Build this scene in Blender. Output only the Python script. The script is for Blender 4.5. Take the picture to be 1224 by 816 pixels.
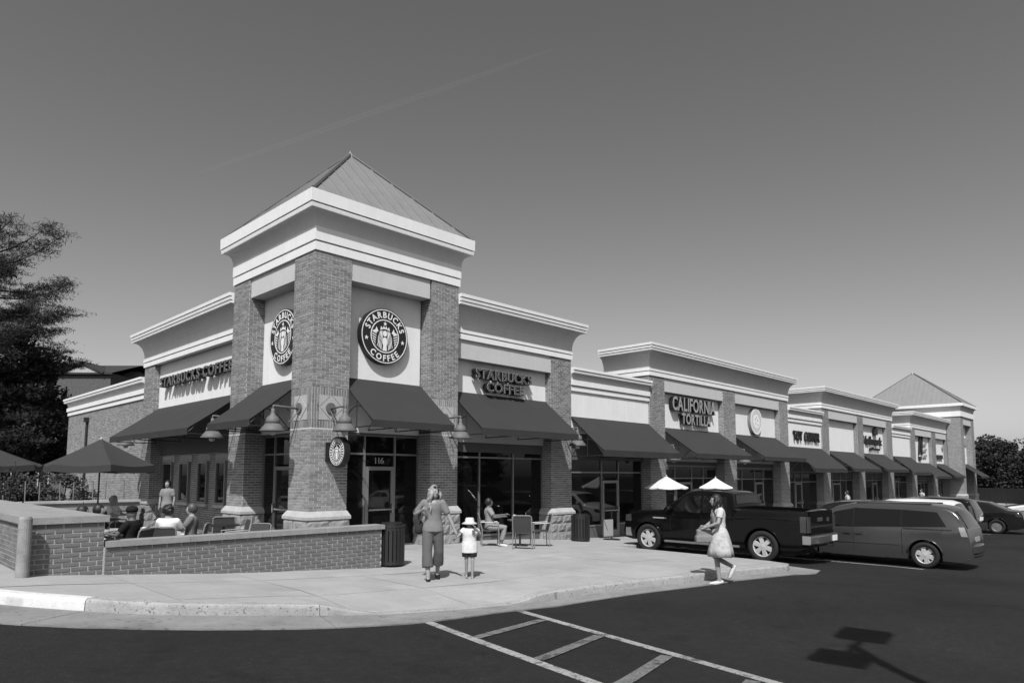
import bpy, math, random
import numpy as np
from mathutils import Vector, Matrix
R = math.radians
rnd = random.Random(7)
SC = bpy.context.scene
COL = SC.collection
for o in list(bpy.data.objects): bpy.data.objects.remove(o)

# ------------------------------------------------------------------ camera
F_PX, CY, PITCH, ROLL, YAW = 810.04, 494.886, .0892, .0017, .7754
CAM = Vector((-8.219, -14.8178, 1.9008))
fw = Vector((math.cos(YAW), math.sin(YAW), 0)); rt = Vector((math.sin(YAW), -math.cos(YAW), 0)); zup = Vector((0, 0, 1))
fw2 = fw*math.cos(PITCH) + zup*math.sin(PITCH); up2 = zup*math.cos(PITCH) - fw*math.sin(PITCH)
cr, sr = math.cos(ROLL), math.sin(ROLL)
cx_ = rt*cr + up2*sr; cu_ = up2*cr - rt*sr
cd = bpy.data.cameras.new('camera'); cam = bpy.data.objects.new('camera', cd); COL.objects.link(cam)
mw = Matrix((cx_, cu_, -fw2)).transposed().to_4x4(); mw.translation = CAM
cam.matrix_world = mw
cd.sensor_width = 36; cd.sensor_fit = 'HORIZONTAL'; cd.lens = 36*F_PX/1224
cd.shift_y = (CY-408)/1224; cd.clip_start = .05; cd.clip_end = 4000
SC.camera = cam

# ------------------------------------------------------------------ sky, sun, exposure (the photograph is black and white: every tone is a grey)
SUN_AZ = R(40)          # direction the shadows fall, from +x towards +y
SUN_EL = R(51.3)
w = bpy.data.worlds.new('World'); SC.world = w; w.use_nodes = True
nt = w.node_tree; bg = nt.nodes['Background']
sky = nt.nodes.new('ShaderNodeTexSky'); sky.sky_type = 'NISHITA'; sky.sun_disc = False
sky.sun_elevation = SUN_EL; sky.sun_rotation = math.pi/2 - (SUN_AZ + math.pi); sky.air_density = 1.5; sky.dust_density = 1.8; sky.ozone_density = 1.0
sep = nt.nodes.new('ShaderNodeSeparateColor'); nt.links.new(sky.outputs[0], sep.inputs[0])
gam = nt.nodes.new('ShaderNodeMath'); gam.operation = 'POWER'; gam.inputs[1].default_value = 1.18   # red filter and contrast of black-and-white film
nt.links.new(sep.outputs[0], gam.inputs[0]); nt.links.new(gam.outputs[0], bg.inputs[0])
bg.inputs[1].default_value = .091
sd = bpy.data.lights.new('sun', 'SUN'); sd.energy = 5.0; sd.angle = R(.53); sd.color = (1, 1, 1)
sun = bpy.data.objects.new('sun', sd); COL.objects.link(sun)
sdir = Vector((math.cos(SUN_AZ)*math.cos(SUN_EL), math.sin(SUN_AZ)*math.cos(SUN_EL), -math.sin(SUN_EL)))
sun.rotation_euler = sdir.to_track_quat('-Z', 'Y').to_euler()
sun.location = (-20, -20, 30)
SC.view_settings.view_transform = 'Standard'; SC.view_settings.look = 'None'; SC.view_settings.gamma = 1; SC.view_settings.exposure = 0
SC.view_settings.use_curve_mapping = False
SC.cycles.diffuse_bounces = 1; SC.cycles.caustics_reflective = False; SC.cycles.caustics_refractive = False

# ------------------------------------------------------------------ helpers
def mat(name, v, rough=.8, var=0, scale=3, bump=0, bscale=40, spec=.4, metal=0, island=0, coat=0, streak=0, spk=(), detail=6):
    v *= .92 if not metal else 1
    m = bpy.data.materials.new(name); m.use_nodes = True; N = m.node_tree.nodes; L = m.node_tree.links
    b = N['Principled BSDF']; b.inputs['Base Color'].default_value = (v, v, v, 1); b.inputs['Roughness'].default_value = rough
    b.inputs['Specular IOR Level'].default_value = spec; b.inputs['Metallic'].default_value = metal; b.inputs['Coat Weight'].default_value = coat
    tc = None; fac = None
    def add(a_, b_):
        if a_ is None: return b_
        mm = N.new('ShaderNodeMath'); mm.operation = 'ADD'; L.new(a_, mm.inputs[0]); L.new(b_, mm.inputs[1]); return mm.outputs[0]
    def ns(sc, amp, det=detail, stretch=None):
        tc = N.new('ShaderNodeTexCoord'); src = tc.outputs['Object']
        if stretch:
            mp = N.new('ShaderNodeMapping'); mp.inputs['Scale'].default_value = stretch; L.new(src, mp.inputs[0]); src = mp.outputs[0]
        n = N.new('ShaderNodeTexNoise'); n.inputs['Scale'].default_value = sc; n.inputs['Detail'].default_value = det; n.inputs['Roughness'].default_value = .6
        L.new(src, n.inputs['Vector'])
        mr = N.new('ShaderNodeMapRange'); mr.inputs[1].default_value = .28; mr.inputs[2].default_value = .72; mr.inputs[3].default_value = -amp; mr.inputs[4].default_value = amp
        L.new(n.outputs[0], mr.inputs[0]); return mr.outputs[0], n.outputs[0]
    if var: fac = ns(scale, var)[0]; fac = add(fac, ns(scale*9, var*.5)[0])
    if streak: fac = add(fac, ns(1.0, streak, 4, (6, 6, .35))[0])
    if island:
        g_ = N.new('ShaderNodeNewGeometry'); mr = N.new('ShaderNodeMapRange'); mr.inputs[3].default_value = -island; mr.inputs[4].default_value = island
        L.new(g_.outputs['Random Per Island'], mr.inputs[0]); fac = add(fac, mr.outputs[0])
        oi = N.new('ShaderNodeObjectInfo'); mr = N.new('ShaderNodeMapRange'); mr.inputs[3].default_value = -island*.6; mr.inputs[4].default_value = island*.6
        L.new(oi.outputs['Random'], mr.inputs[0]); fac = add(fac, mr.outputs[0])
    if fac is not None:
        mm = N.new('ShaderNodeMath'); mm.operation = 'MULTIPLY_ADD'; mm.inputs[1].default_value = v; mm.inputs[2].default_value = v; L.new(fac, mm.inputs[0])
        mx = N.new('ShaderNodeMath'); mx.operation = 'MAXIMUM'; mx.inputs[1].default_value = .004; L.new(mm.outputs[0], mx.inputs[0])
        out_ = mx.outputs[0]
        for sc_, lo_, hi_, mu_ in spk:          # pits, stains, worn spots: noise threshold multiplies the tone
            tcs = N.new('ShaderNodeTexCoord'); nn_ = N.new('ShaderNodeTexNoise'); nn_.inputs['Scale'].default_value = sc_; nn_.inputs['Detail'].default_value = 5; L.new(tcs.outputs['Object'], nn_.inputs['Vector'])
            r2 = N.new('ShaderNodeMapRange'); r2.interpolation_type = 'SMOOTHSTEP'; r2.inputs[1].default_value = lo_; r2.inputs[2].default_value = hi_; r2.inputs[3].default_value = 1; r2.inputs[4].default_value = mu_; L.new(nn_.outputs[0], r2.inputs[0])
            m2 = N.new('ShaderNodeMath'); m2.operation = 'MULTIPLY'; L.new(out_, m2.inputs[0]); L.new(r2.outputs[0], m2.inputs[1]); out_ = m2.outputs[0]
        cc = N.new('ShaderNodeCombineColor')
        for i in range(3): L.new(out_, cc.inputs[i])
        L.new(cc.outputs[0], b.inputs['Base Color'])
    if bump:
        n = N.new('ShaderNodeTexNoise'); n.inputs['Scale'].default_value = bscale; n.inputs['Detail'].default_value = 6
        tc = N.new('ShaderNodeTexCoord'); L.new(tc.outputs['Object'], n.inputs['Vector'])
        bp = N.new('ShaderNodeBump'); bp.inputs['Strength'].default_value = bump; bp.inputs['Distance'].default_value = .02
        L.new(n.outputs[0], bp.inputs['Height']); L.new(bp.outputs[0], b.inputs['Normal'])
    return m
M = dict(
    brick=mat('brick', .225, .9, .14, 14, .35, 90, .2, island=.25, streak=.06), wall_brick=mat('low_wall_brick', .155, .9, .18, 14, .35, 90, .2, island=.22, spk=((1.1, .55, .72, .82),)), wall_mortar=mat('low_wall_mortar', .42, .95, .1, 20, .4, 120, .1), slabcap=mat('weathered_cap', .27, .9, .16, 3, .3, 60, .2, streak=.08),
    mortar=mat('mortar', .58, .95, .1, 20, .4, 120, .1),
    brick_shade=mat('shaded_brick', .20, .9, .12, 14, .3, 90, .2, island=.22),  # same brick toned down: awning shade painted into the window wall
    stone=mat('rock_face_stone', .26, .9, .14, 7, .7, 22, .2, island=.08), cap=mat('cast_stone', .40, .85, .1, 5, .15, 60, .3, streak=.1),
    white=mat('white_trim_paint', .78, .6, .04, 2, .04, 80, .3, streak=.035), beige=mat('beige_stucco', .52, .9, .04, 2, .12, 160, .2, streak=.03),
    cove=mat('cove_stucco', .58, .9, .04, 2, .1, 160, .2, streak=.03), panel=mat('sign_panel_stucco', .75, .9, .03, 2, .1, 160, .2, streak=.04),
    roof=mat('metal_roof', .26, .45, .06, 1.5, 0, 10, .5, .3, streak=.05), roofcap=mat('roof_ridge_metal', .10, .5, .05, 3),
    awning=mat('awning_canvas', .037, .85, .07, 1.6, .15, 300, .25), awning_in=mat('awning_lining', .05, .9),
    steel=mat('dark_painted_steel', .016, .5, .1, 8, 0, 10, .5), alu=mat('aluminium_frame', .24, .42, .06, 3, 0, 10, .5, .5),
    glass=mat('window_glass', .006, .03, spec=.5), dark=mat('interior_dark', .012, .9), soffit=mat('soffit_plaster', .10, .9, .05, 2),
    concrete=mat('concrete_slab', .34, .92, .09, .9, .2, 130, .2, island=.05, spk=((1.1, .56, .76, .88), (14, .67, .71, .78), (.45, .5, .7, .90))), kerb=mat('kerb_concrete', .34, .92, .18, 2.2, .5, 60, .2, spk=((24, .61, .66, .45), (2.2, .55, .75, .75), (60, .64, .68, .45), (7, .66, .70, .6))), gutter=mat('gutter_concrete', .24, .92, .16, 2.0, .4, 70, .2, spk=((1.2, .5, .7, .72), (12, .62, .68, .6))),
    kerbpaint=mat('worn_white_kerb_paint', .62, .8, .06, 3, .3, 60, .2, spk=((3.0, .58, .72, .72), (26, .64, .68, .6))), asphalt=mat('asphalt', .0165, .9, .22, .30, .6, 150, .22, detail=9, spk=((60, .60, .68, 2.6), (11, .45, .7, 1.3), (.22, .5, .72, .70), (1.7, .62, .75, .66), (.8, .64, .68, .8))), paint2=mat('worn_road_paint', .17, .85, .25, 5, .4, 130, .2, spk=((7, .52, .62, .5), (38, .55, .64, .4))), paint=mat('road_paint', .32, .85, .2, 5, .4, 130, .2, spk=((7, .54, .62, .45), (38, .57, .64, .35), (1.5, .5, .7, .8))),
    black=mat('black_paint', .012, .45), black2=mat('black_sign_face', .018, .4), signwhite=mat('white_sign_face', .80, .5), signgrey=mat('grey_sign_face', .32, .5),
    chair=mat('woven_mesh', .045, .8, .1, 30), chrome=mat('bright_metal', .55, .25, metal=.95), tubem=mat('brushed_tube', .26, .5, metal=.4), lampm=mat('lamp_shade_metal', .13, .6, .08, 6, 0, 10, .3),
    wood=mat('table_top', .12, .6, .1, 6), umbd=mat('dark_umbrella_canvas', .034, .85, .06, 2), umbw=mat('white_umbrella_canvas', .66, .8, .02, 2),
    tarb=mat('back_building_brick', .11, .95, .25, 6, .4, 60, .1), shingle=mat('roof_shingle', .05, .95, .2, 20, .4, 60, .1),
    grass=mat('grass', .06, .95, .2, 3, .4, 60, .1), bark=mat('bark', .05, .95, .2, 12, .6, 30, .1),
)
def leafmat(name, v, var=.35):
    m = mat(name, v, .7, 0, island=var, spec=.3); b = m.node_tree.nodes['Principled BSDF']
    return m
M['needle'] = leafmat('pine_needles', .030); M['leaf'] = leafmat('dark_foliage', .030); M['leaf2'] = leafmat('shrub_foliage', .06)

def mesh_obj(name, verts, faces, m, parent=None, smooth=False):
    me = bpy.data.meshes.new(name); me.from_pydata([tuple(v) for v in verts], [], faces); me.materials.append(m)
    if smooth: me.polygons.foreach_set('use_smooth', [True]*len(me.polygons))
    me.update()
    o = bpy.data.objects.new(name, me); COL.objects.link(o)
    if parent is not None:
        o.parent = parent
        if parent.name in WROOT: o.matrix_parent_inverse = Matrix.Translation(-parent.location)
    return o
WROOT = set()      # roots whose parts are written in world coordinates
class MB:
    def __init__(s): s.v = []; s.f = []
    def q(s, *pts):
        n = len(s.v); s.v += [tuple(p) for p in pts]; s.f.append(tuple(range(n, n+len(pts)))); return s
    def box(s, x0, x1, y0, y1, z0, z1, skip=''):
        n = len(s.v)
        s.v += [(x0,y0,z0),(x1,y0,z0),(x1,y1,z0),(x0,y1,z0),(x0,y0,z1),(x1,y0,z1),(x1,y1,z1),(x0,y1,z1)]
        fs = dict(b=(0,3,2,1), t=(4,5,6,7), f=(0,1,5,4), r=(1,2,6,5), k=(2,3,7,6), l=(3,0,4,7))
        for k in fs:
            if k not in skip: s.f.append(tuple(n+i for i in fs[k]))
        return s
    def obox(s, c, ax, ay, az, hx, hy, hz):
        n = len(s.v); c = Vector(c); ax = Vector(ax)*hx; ay = Vector(ay)*hy; az = Vector(az)*hz
        for sz in (-1, 1):
            for a, b in ((-1,-1),(1,-1),(1,1),(-1,1)): s.v.append(tuple(c+ax*a+ay*b+az*sz))
        for q_ in ((0,3,2,1),(4,5,6,7),(0,1,5,4),(1,2,6,5),(2,3,7,6),(3,0,4,7)): s.f.append(tuple(n+i for i in q_))
        return s
    def bar(s, a, b, w_=.03, h_=None, up=(0,0,1)):
        a = Vector(a); b = Vector(b); d = b-a; l = d.length
        if l < 1e-6: return s
        d /= l; u = Vector(up); x = d.cross(u)
        if x.length < 1e-3: x = d.cross(Vector((1,0,0)))
        x.normalize(); y = x.cross(d)
        return s.obox((a+b)/2, d, x, y, l/2, w_/2, (h_ or w_)/2)
    def tube(s, pts, r, n=8, cap=True):
        pts = [Vector(p) for p in pts]; rs = r if isinstance(r, (list, tuple)) else [r]*len(pts)
        base = len(s.v); pv = None
        for i, p in enumerate(pts):
            d = (pts[min(i+1, len(pts)-1)]-pts[max(i-1, 0)])
            if d.length < 1e-9: d = Vector((0,0,1))
            d.normalize()
            x = d.cross(Vector((0,0,1)) if pv is None else pv)
            if pv is None:
                if x.length < 1e-2: x = d.cross(Vector((1,0,0)))
                x.normalize(); y = d.cross(x); 
            else:
                y = pv - d*pv.dot(d); y.normalize(); x = y.cross(d)
            pv = y
            for k in range(n):
                a = 2*math.pi*k/n; s.v.append(tuple(p + x*math.cos(a)*rs[i] + y*math.sin(a)*rs[i]))
        for i in range(len(pts)-1):
            for k in range(n):
                a = base+i*n+k; b = base+i*n+(k+1)%n; s.f.append((a, b, b+n, a+n))
        if cap:
            s.f.append(tuple(base+k for k in range(n))[::-1]); s.f.append(tuple(base+(len(pts)-1)*n+k for k in range(n)))
        return s
    def lathe(s, c, prof, n=16, axis=(0,0,1), xa=None, cap=True):
        ax = Vector(axis).normalized(); x = Vector(xa) if xa else ax.orthogonal().normalized(); y = ax.cross(x); c = Vector(c); b = len(s.v)
        for r_, h in prof:
            for k in range(n):
                a = 2*math.pi*k/n; s.v.append(tuple(c+ax*h+(x*math.cos(a)+y*math.sin(a))*r_))
        for i in range(len(prof)-1):
            for k in range(n):
                p = b+i*n+k; q_ = b+i*n+(k+1)%n; s.f.append((p, q_, q_+n, p+n))
        if cap and prof[0][0] > 1e-5: s.f.append(tuple(b+k for k in range(n))[::-1])
        if cap and prof[-1][0] > 1e-5: s.f.append(tuple(b+(len(prof)-1)*n+k for k in range(n)))
        return s
    def rings(s, rs, cap=True, closed=True):
        b = len(s.v); n = len(rs[0])
        for r_ in rs: s.v += [tuple(p) for p in r_]
        for i in range(len(rs)-1):
            for k in range(n if closed else n-1):
                p = b+i*n+k; q_ = b+i*n+(k+1)%n; s.f.append((p, q_, q_+n, p+n))
        if cap and closed:
            s.f.append(tuple(b+k for k in range(n))[::-1]); s.f.append(tuple(b+(len(rs)-1)*n+k for k in range(n)))
        return s
    def prism(s, poly, z0, z1):
        n = len(s.v); k = len(poly)
        s.v += [(p[0], p[1], z0(p) if callable(z0) else z0) for p in poly] + [(p[0], p[1], z1(p) if callable(z1) else z1) for p in poly]
        s.f.append(tuple(range(n, n+k))[::-1]); s.f.append(tuple(range(n+k, n+2*k)))
        for i in range(k): j = (i+1) % k; s.f.append((n+i, n+j, n+k+j, n+k+i))
        return s
    def build(s, name, m, parent=None, smooth=False):
        return mesh_obj(name, s.v, s.f, m, parent, smooth)
def empty(name, label=None, cat=None, loc=(0,0,0), rz=0, group=None):
    o = bpy.data.objects.new(name, None); COL.objects.link(o); o.location = loc; o.rotation_euler = (0, 0, rz); o.empty_display_size = .2
    if label: tag(o, label, cat, group)
    return o
def wroot(*a, **k):
    o = empty(*a, **k); WROOT.add(o.name); return o
def tag(o, label, cat, group=None):
    o['label'] = label; o['category'] = cat
    if group: o['group'] = group
    return o
def struct(o): o['kind'] = 'structure'; return o
def stuff(o): o['kind'] = 'stuff'; return o
def copy_tree(o, parent=None):
    c = o.copy(); COL.objects.link(c); c.parent = parent
    for ch in list(o.children): copy_tree(ch, c)
    return c
# ground profile: level by the corner tower, falling away to the right along the shops, rising to the left
GX = [-60,-14,-10,-8,-6,-5.05,-2.9,-1,0,4.6,7,9.6,12.5,16,20,30,36,52,73,120]
GZ = [.9,.75,.65,.57,.45,.366,.175,.06,-.01,-.03,-.14,-.28,-.42,-.5,-.54,-.62,-.7,-.78,-.85,-1.0]
KH = .14
def G(x): return float(np.interp(x, GX, GZ))
def LOT(x): return G(x)-KH

# glyphs of the built-in font, made before the scene grows heavy
GLY = {}
def glyphs(chars, off, ext, key):
    for ch in chars:
        cu = bpy.data.curves.new('g', 'FONT'); cu.body = ch; cu.size = 1; cu.extrude = ext; cu.offset = off; cu.resolution_u = 3
        o = bpy.data.objects.new('g', cu); COL.objects.link(o)
        dg = bpy.context.evaluated_depsgraph_get(); me = bpy.data.meshes.new_from_object(o.evaluated_get(dg))
        v = np.array([tuple(p.co) for p in me.vertices]).reshape(-1, 3); f = [tuple(p.vertices) for p in me.polygons]
        GLY[(key, ch)] = (v, f); bpy.data.objects.remove(o); bpy.data.meshes.remove(me); bpy.data.curves.remove(cu)
glyphs(sorted(set('STARBUCKSCOFFEECALIFORNIATORTILLATOYCORNER')), .022, .5, 'B')
glyphs(sorted(set('STARBUCKSCOFFEE')), -.012, .5, 'I')
glyphs(sorted(set('Hallmarkgoldcrown116')), .012, .5, 'B')
def letter(ch, key, T, h, depth, name, m, parent, sx=1):
    """T maps (u along, v up, w out) metres to world; glyph scaled so capitals are h tall"""
    v, f = GLY[(key, ch)]
    if len(v) == 0: return 0
    s_ = h/.70
    pts = [T(p[0]*s_*sx, p[1]*s_, (p[2]+.5)*depth) for p in v]
    mesh_obj(name, pts, f, m, parent)
def adv(ch, h, sx=1):
    v, f = GLY[('B', ch)]
    return (v[:,0].max()+.06)*h/.70*sx if len(v) else .3*h/.7*sx
def text_line(txt, key, T, h, depth, name, m, parent, width=None, T2=None):
    tot = sum(adv(c, h) if c != ' ' else .35*h for c in txt); sx = min(1.22, width/tot) if width else 1; xg = max(0, width-tot*sx)/max(1, len(txt)-1) if width else 0
    u = 0
    for c in txt:
        if c == ' ': u += .35*h*sx+xg; continue
        u0 = u
        letter(c, key, (lambda a, b, w_, u0=u0: T(u0+a, b, w_)), h, depth, name, m, parent, sx)
        if T2: letter(c, 'I', (lambda a, b, w_, u0=u0: T2(u0+a, b, w_)), h, depth*.1, 'letter_face', M['black2'], parent, sx)
        u += adv(c, h, sx)+xg
# ================================================================== building helpers
BL, BH, BJ, BD = .225, .0716, .015, .006
def bricks(mb, O, U, N, width, z0, z1, e0=0, holes=(), L=BL):
    ox, oy = O; ux, uy = U; nx, ny = N
    k0 = int(math.floor(z0/BH)); k1 = int(math.ceil(z1/BH))
    for k in range(k0, k1):
        a = max(z0, k*BH)+BJ/2; b = min(z1, (k+1)*BH)-BJ/2
        if b-a < .02: continue
        u = -(k % 2)*L/2
        while u < width:
            p = max(u, -e0 if u <= 0 else u)+ (BJ/2 if u > 0 else 0); q_ = min(u+L-BJ/2, width)
            if u <= 0: p = -e0
            u += L
            if q_-p < .03: continue
            zc = (a+b)/2
            if any(h0 < (p+q_)/2 < h1 and hz0 < zc < hz1 for h0, h1, hz0, hz1 in holes): continue
            d = BD*(.7+.6*rnd.random())
            n = len(mb.v)
            for (t, z) in ((p, a), (q_, a), (q_, b), (p, b)): mb.v.append((ox+ux*t, oy+uy*t, z))
            for (t, z) in ((p, a), (q_, a), (q_, b), (p, b)): mb.v.append((ox+ux*t+nx*d, oy+uy*t+ny*d, z))
            mb.f += [(n+4,n+5,n+6,n+7), (n,n+1,n+5,n+4), (n+1,n+2,n+6,n+5), (n+2,n+3,n+7,n+6), (n+3,n,n+4,n+7)]
def rock(mb, O, U, N, u0, u1, z0, z1, d=.04):
    """a rock-faced stone: rough front, straight joints"""
    ox, oy = O; nu, nz = max(3, int((u1-u0)/.08)), 4
    n = len(mb.v)
    for j in range(nz+1):
        for i in range(nu+1):
            u = u0+(u1-u0)*i/nu; z = z0+(z1-z0)*j/nz
            e = (i in (0, nu)) or (j in (0, nz))
            dd = 0 if e else d*(.35+.65*rnd.random())
            mb.v.append((ox+U[0]*u+N[0]*dd, oy+U[1]*u+N[1]*dd, z))
    for j in range(nz):
        for i in range(nu): a = n+j*(nu+1)+i; mb.f.append((a, a+1, a+nu+2, a+nu+1))
def stone_base(pier, x0, x1, y0, y1, zg, hb=1.05):
    e = .10; X0, X1, Y0, Y1 = x0-e, x1+e*.5, y0-e, y1+e*.5
    zt = zg+hb; zc = zt-.20
    MB().box(X0+.02, X1-.02, Y0+.02, Y1-.02, zg-.25, zc).build('base_core', M['mortar'], pier)
    zs = [zg-.2, zg+.26, zg+.55, zc-.005]
    for F, (O, U, N, wd) in enumerate((((X0, Y0+.012), (1, 0), (0, -1), X1-X0), ((X0+.012, Y1), (0, -1), (-1, 0), Y1-Y0))):
        for r_ in range(3):
            cuts = [0, wd*(.30+.3*rnd.random()), wd] if r_ != 1 else [0, wd*.27, wd*(.6+.15*rnd.random()), wd]
            for a, b in zip(cuts[:-1], cuts[1:]):
                mb = MB(); rock(mb, O, U, N, a+.008, b-.008, zs[r_]+.008, zs[r_+1]-.004); mb.build('stone', M['stone'], pier)
    mb = MB(); t = .015
    mb.rings([[(X0-.02,Y0-.02,zc),(X1+.02,Y0-.02,zc),(X1+.02,Y1+.02,zc),(X0-.02,Y1+.02,zc)], [(X0-.02,Y0-.02,zc+.07),(X1+.02,Y0-.02,zc+.07),(X1+.02,Y1+.02,zc+.07),(X0-.02,Y1+.02,zc+.07)],
              [(x0-t,y0-t,zt),(x1+t,y0-t,zt),(x1+t,y1+t,zt),(x0-t,y1+t,zt)]])
    mb.build('base_cap', M['cap'], pier)
def pier(root, x0, x1, y0, y1, zg, ztop, label=None, base=True, detail=True, zcut=None, bm_='brick'):
    p = MB().box(x0, x1, y0, y1, zg-.3, ztop).build('pier', M['mortar'] if detail else M[bm_], root)
    zb = zg+1.0 if base else zg-.2
    if detail:
        mb = MB()
        for a, b in (zcut or [(zb, ztop)]):
            bricks(mb, (x0, y0), (1, 0), (0, -1), x1-x0, a, b, e0=BD); bricks(mb, (x0, y1), (0, -1), (-1, 0), y1-y0, a, b)
        stuff(mb.build('brick_facing', M[bm_], p))
    if base: stone_base(p, x0, x1, y0, y1, zg)
    if label: p['label'] = label
    return p
def sweep(mb, path, prof, closed=False):
    """extrude the profile (outward offset, z) along a plan path; outward is to the right of the direction of travel"""
    P = [Vector((p[0], p[1])) for p in path]; n = len(P); rs = []
    def nrm(a, b): d = (b-a).normalized(); return Vector((d.y, -d.x))
    for i in range(n):
        if closed: n1, n2 = nrm(P[i-1], P[i]), nrm(P[i], P[(i+1) % n])
        else: n1 = nrm(P[max(i-1, 0)], P[max(i-1, 0)+1]); n2 = nrm(P[min(i, n-2)], P[min(i, n-2)+1])
        m_ = (n1+n2)/(1+n1.dot(n2)) if n1.dot(n2) > -.99 else n1
        rs.append([(P[i].x+m_.x*o, P[i].y+m_.y*o, z) for o, z in prof])
    if closed: rs.append(rs[0])
    mb.rings(rs, cap=not closed)
def arc_prof(o0, z0, o1, z1, n=7):      # concave cove from (o0,z0) low/inner to (o1,z1) high/outer
    out = []
    for i in range(n+1):
        t = i/n*math.pi/2; out.append((o1-(o1-o0)*math.cos(t), z0+(z1-z0)*math.sin(t)) if False else (o0+(o1-o0)*(1-math.cos(t)), z0+(z1-z0)*math.sin(t)))
    return out
def cornice_tall(root, path, zt, closed=False):
    """stacked white fillets, tall hollow cove, two white bands (section type)"""
    i = -.12
    mb = MB(); sweep(mb, path, [(i, zt-.095), (.45, zt-.095), (.455, zt), (i, zt)], closed); mb.build('cornice_top', M['white'], root)
    mb = MB(); sweep(mb, path, [(i, zt-.205), (.425, zt-.205), (.435, zt-.128), (.37, zt-.128), (.37, zt-.095), (i, zt-.095)], closed); mb.build('cornice_fillet', M['white'], root)
    mb = MB(); sweep(mb, path, [(i, zt-.30), (.405, zt-.30), (.415, zt-.238), (.35, zt-.238), (.35, zt-.205), (i, zt-.205)], closed); mb.build('cornice_fillet', M['white'], root)
    mb = MB(); sweep(mb, path, [(i, zt-.95)]+arc_prof(.03, zt-.95, .36, zt-.30)+[(i, zt-.30)], closed); mb.build('cove', M['cove'], root, )
    mb = MB(); sweep(mb, path, [(i, zt-1.06), (.06, zt-1.06), (.06, zt-.95), (i, zt-.95)], closed); mb.build('band', M['white'], root)
    mb = MB(); sweep(mb, path, [(i, zt-1.25), (.045, zt-1.25), (.045, zt-1.095), (-.01, zt-1.095), (-.01, zt-1.06), (i, zt-1.06)], closed); mb.build('band', M['white'], root)
def cornice_low(root, path, zt):
    i = -.12
    mb = MB(); sweep(mb, path, [(i, zt-.09), (.24, zt-.09), (.24, zt), (i, zt)]); mb.build('cornice_top', M['white'], root)
    mb = MB(); sweep(mb, path, [(i, zt-.20), (.205, zt-.20), (.22, zt-.122), (.16, zt-.122), (.16, zt-.09), (i, zt-.09)]); mb.build('cornice_fillet', M['white'], root)
    mb = MB(); sweep(mb, path, [(i, zt-.42)]+arc_prof(.05, zt-.42, .16, zt-.20, 4)+[(i, zt-.20)]); mb.build('cove', M['cove'], root)
    mb = MB(); sweep(mb, path, [(i, zt-.62), (.10, zt-.62), (.10, zt-.44), (.05, zt-.42), (i, zt-.42)]); mb.build('band', M['white'], root)
    mb = MB(); sweep(mb, path, [(i, zt-.82), (.055, zt-.82), (.055, zt-.66), (.02, zt-.66), (.02, zt-.62), (i, zt-.62)]); mb.build('band', M['white'], root)
class Fr:
    """a facade frame: u along the facade, d into the building, z up"""
    def __init__(s, O, U, N): s.O, s.U, s.N = O, U, N
    def p(s, u, d, z): return (s.O[0]+s.U[0]*u-s.N[0]*d, s.O[1]+s.U[1]*u-s.N[1]*d, z)
    def box(s, mb, u0, u1, d0, d1, z0, z1):
        c = s.p((u0+u1)/2, (d0+d1)/2, (z0+z1)/2); mb.obox(c, (s.U[0], s.U[1], 0), (-s.N[0], -s.N[1], 0), (0,0,1), abs(u1-u0)/2, abs(d1-d0)/2, (z1-z0)/2); return mb
FR = Fr((0, 0), (1, 0), (0, -1))           # right facade: u = x
FL = Fr((0, 0), (0, 1), (-1, 0))           # left facade: u = y
YB = .3                                    # the shop fronts stand back from the tower
FR2 = Fr((0, YB), (1, 0), (0, -1)); FL2 = Fr((YB, 0), (0, 1), (-1, 0))
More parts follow.
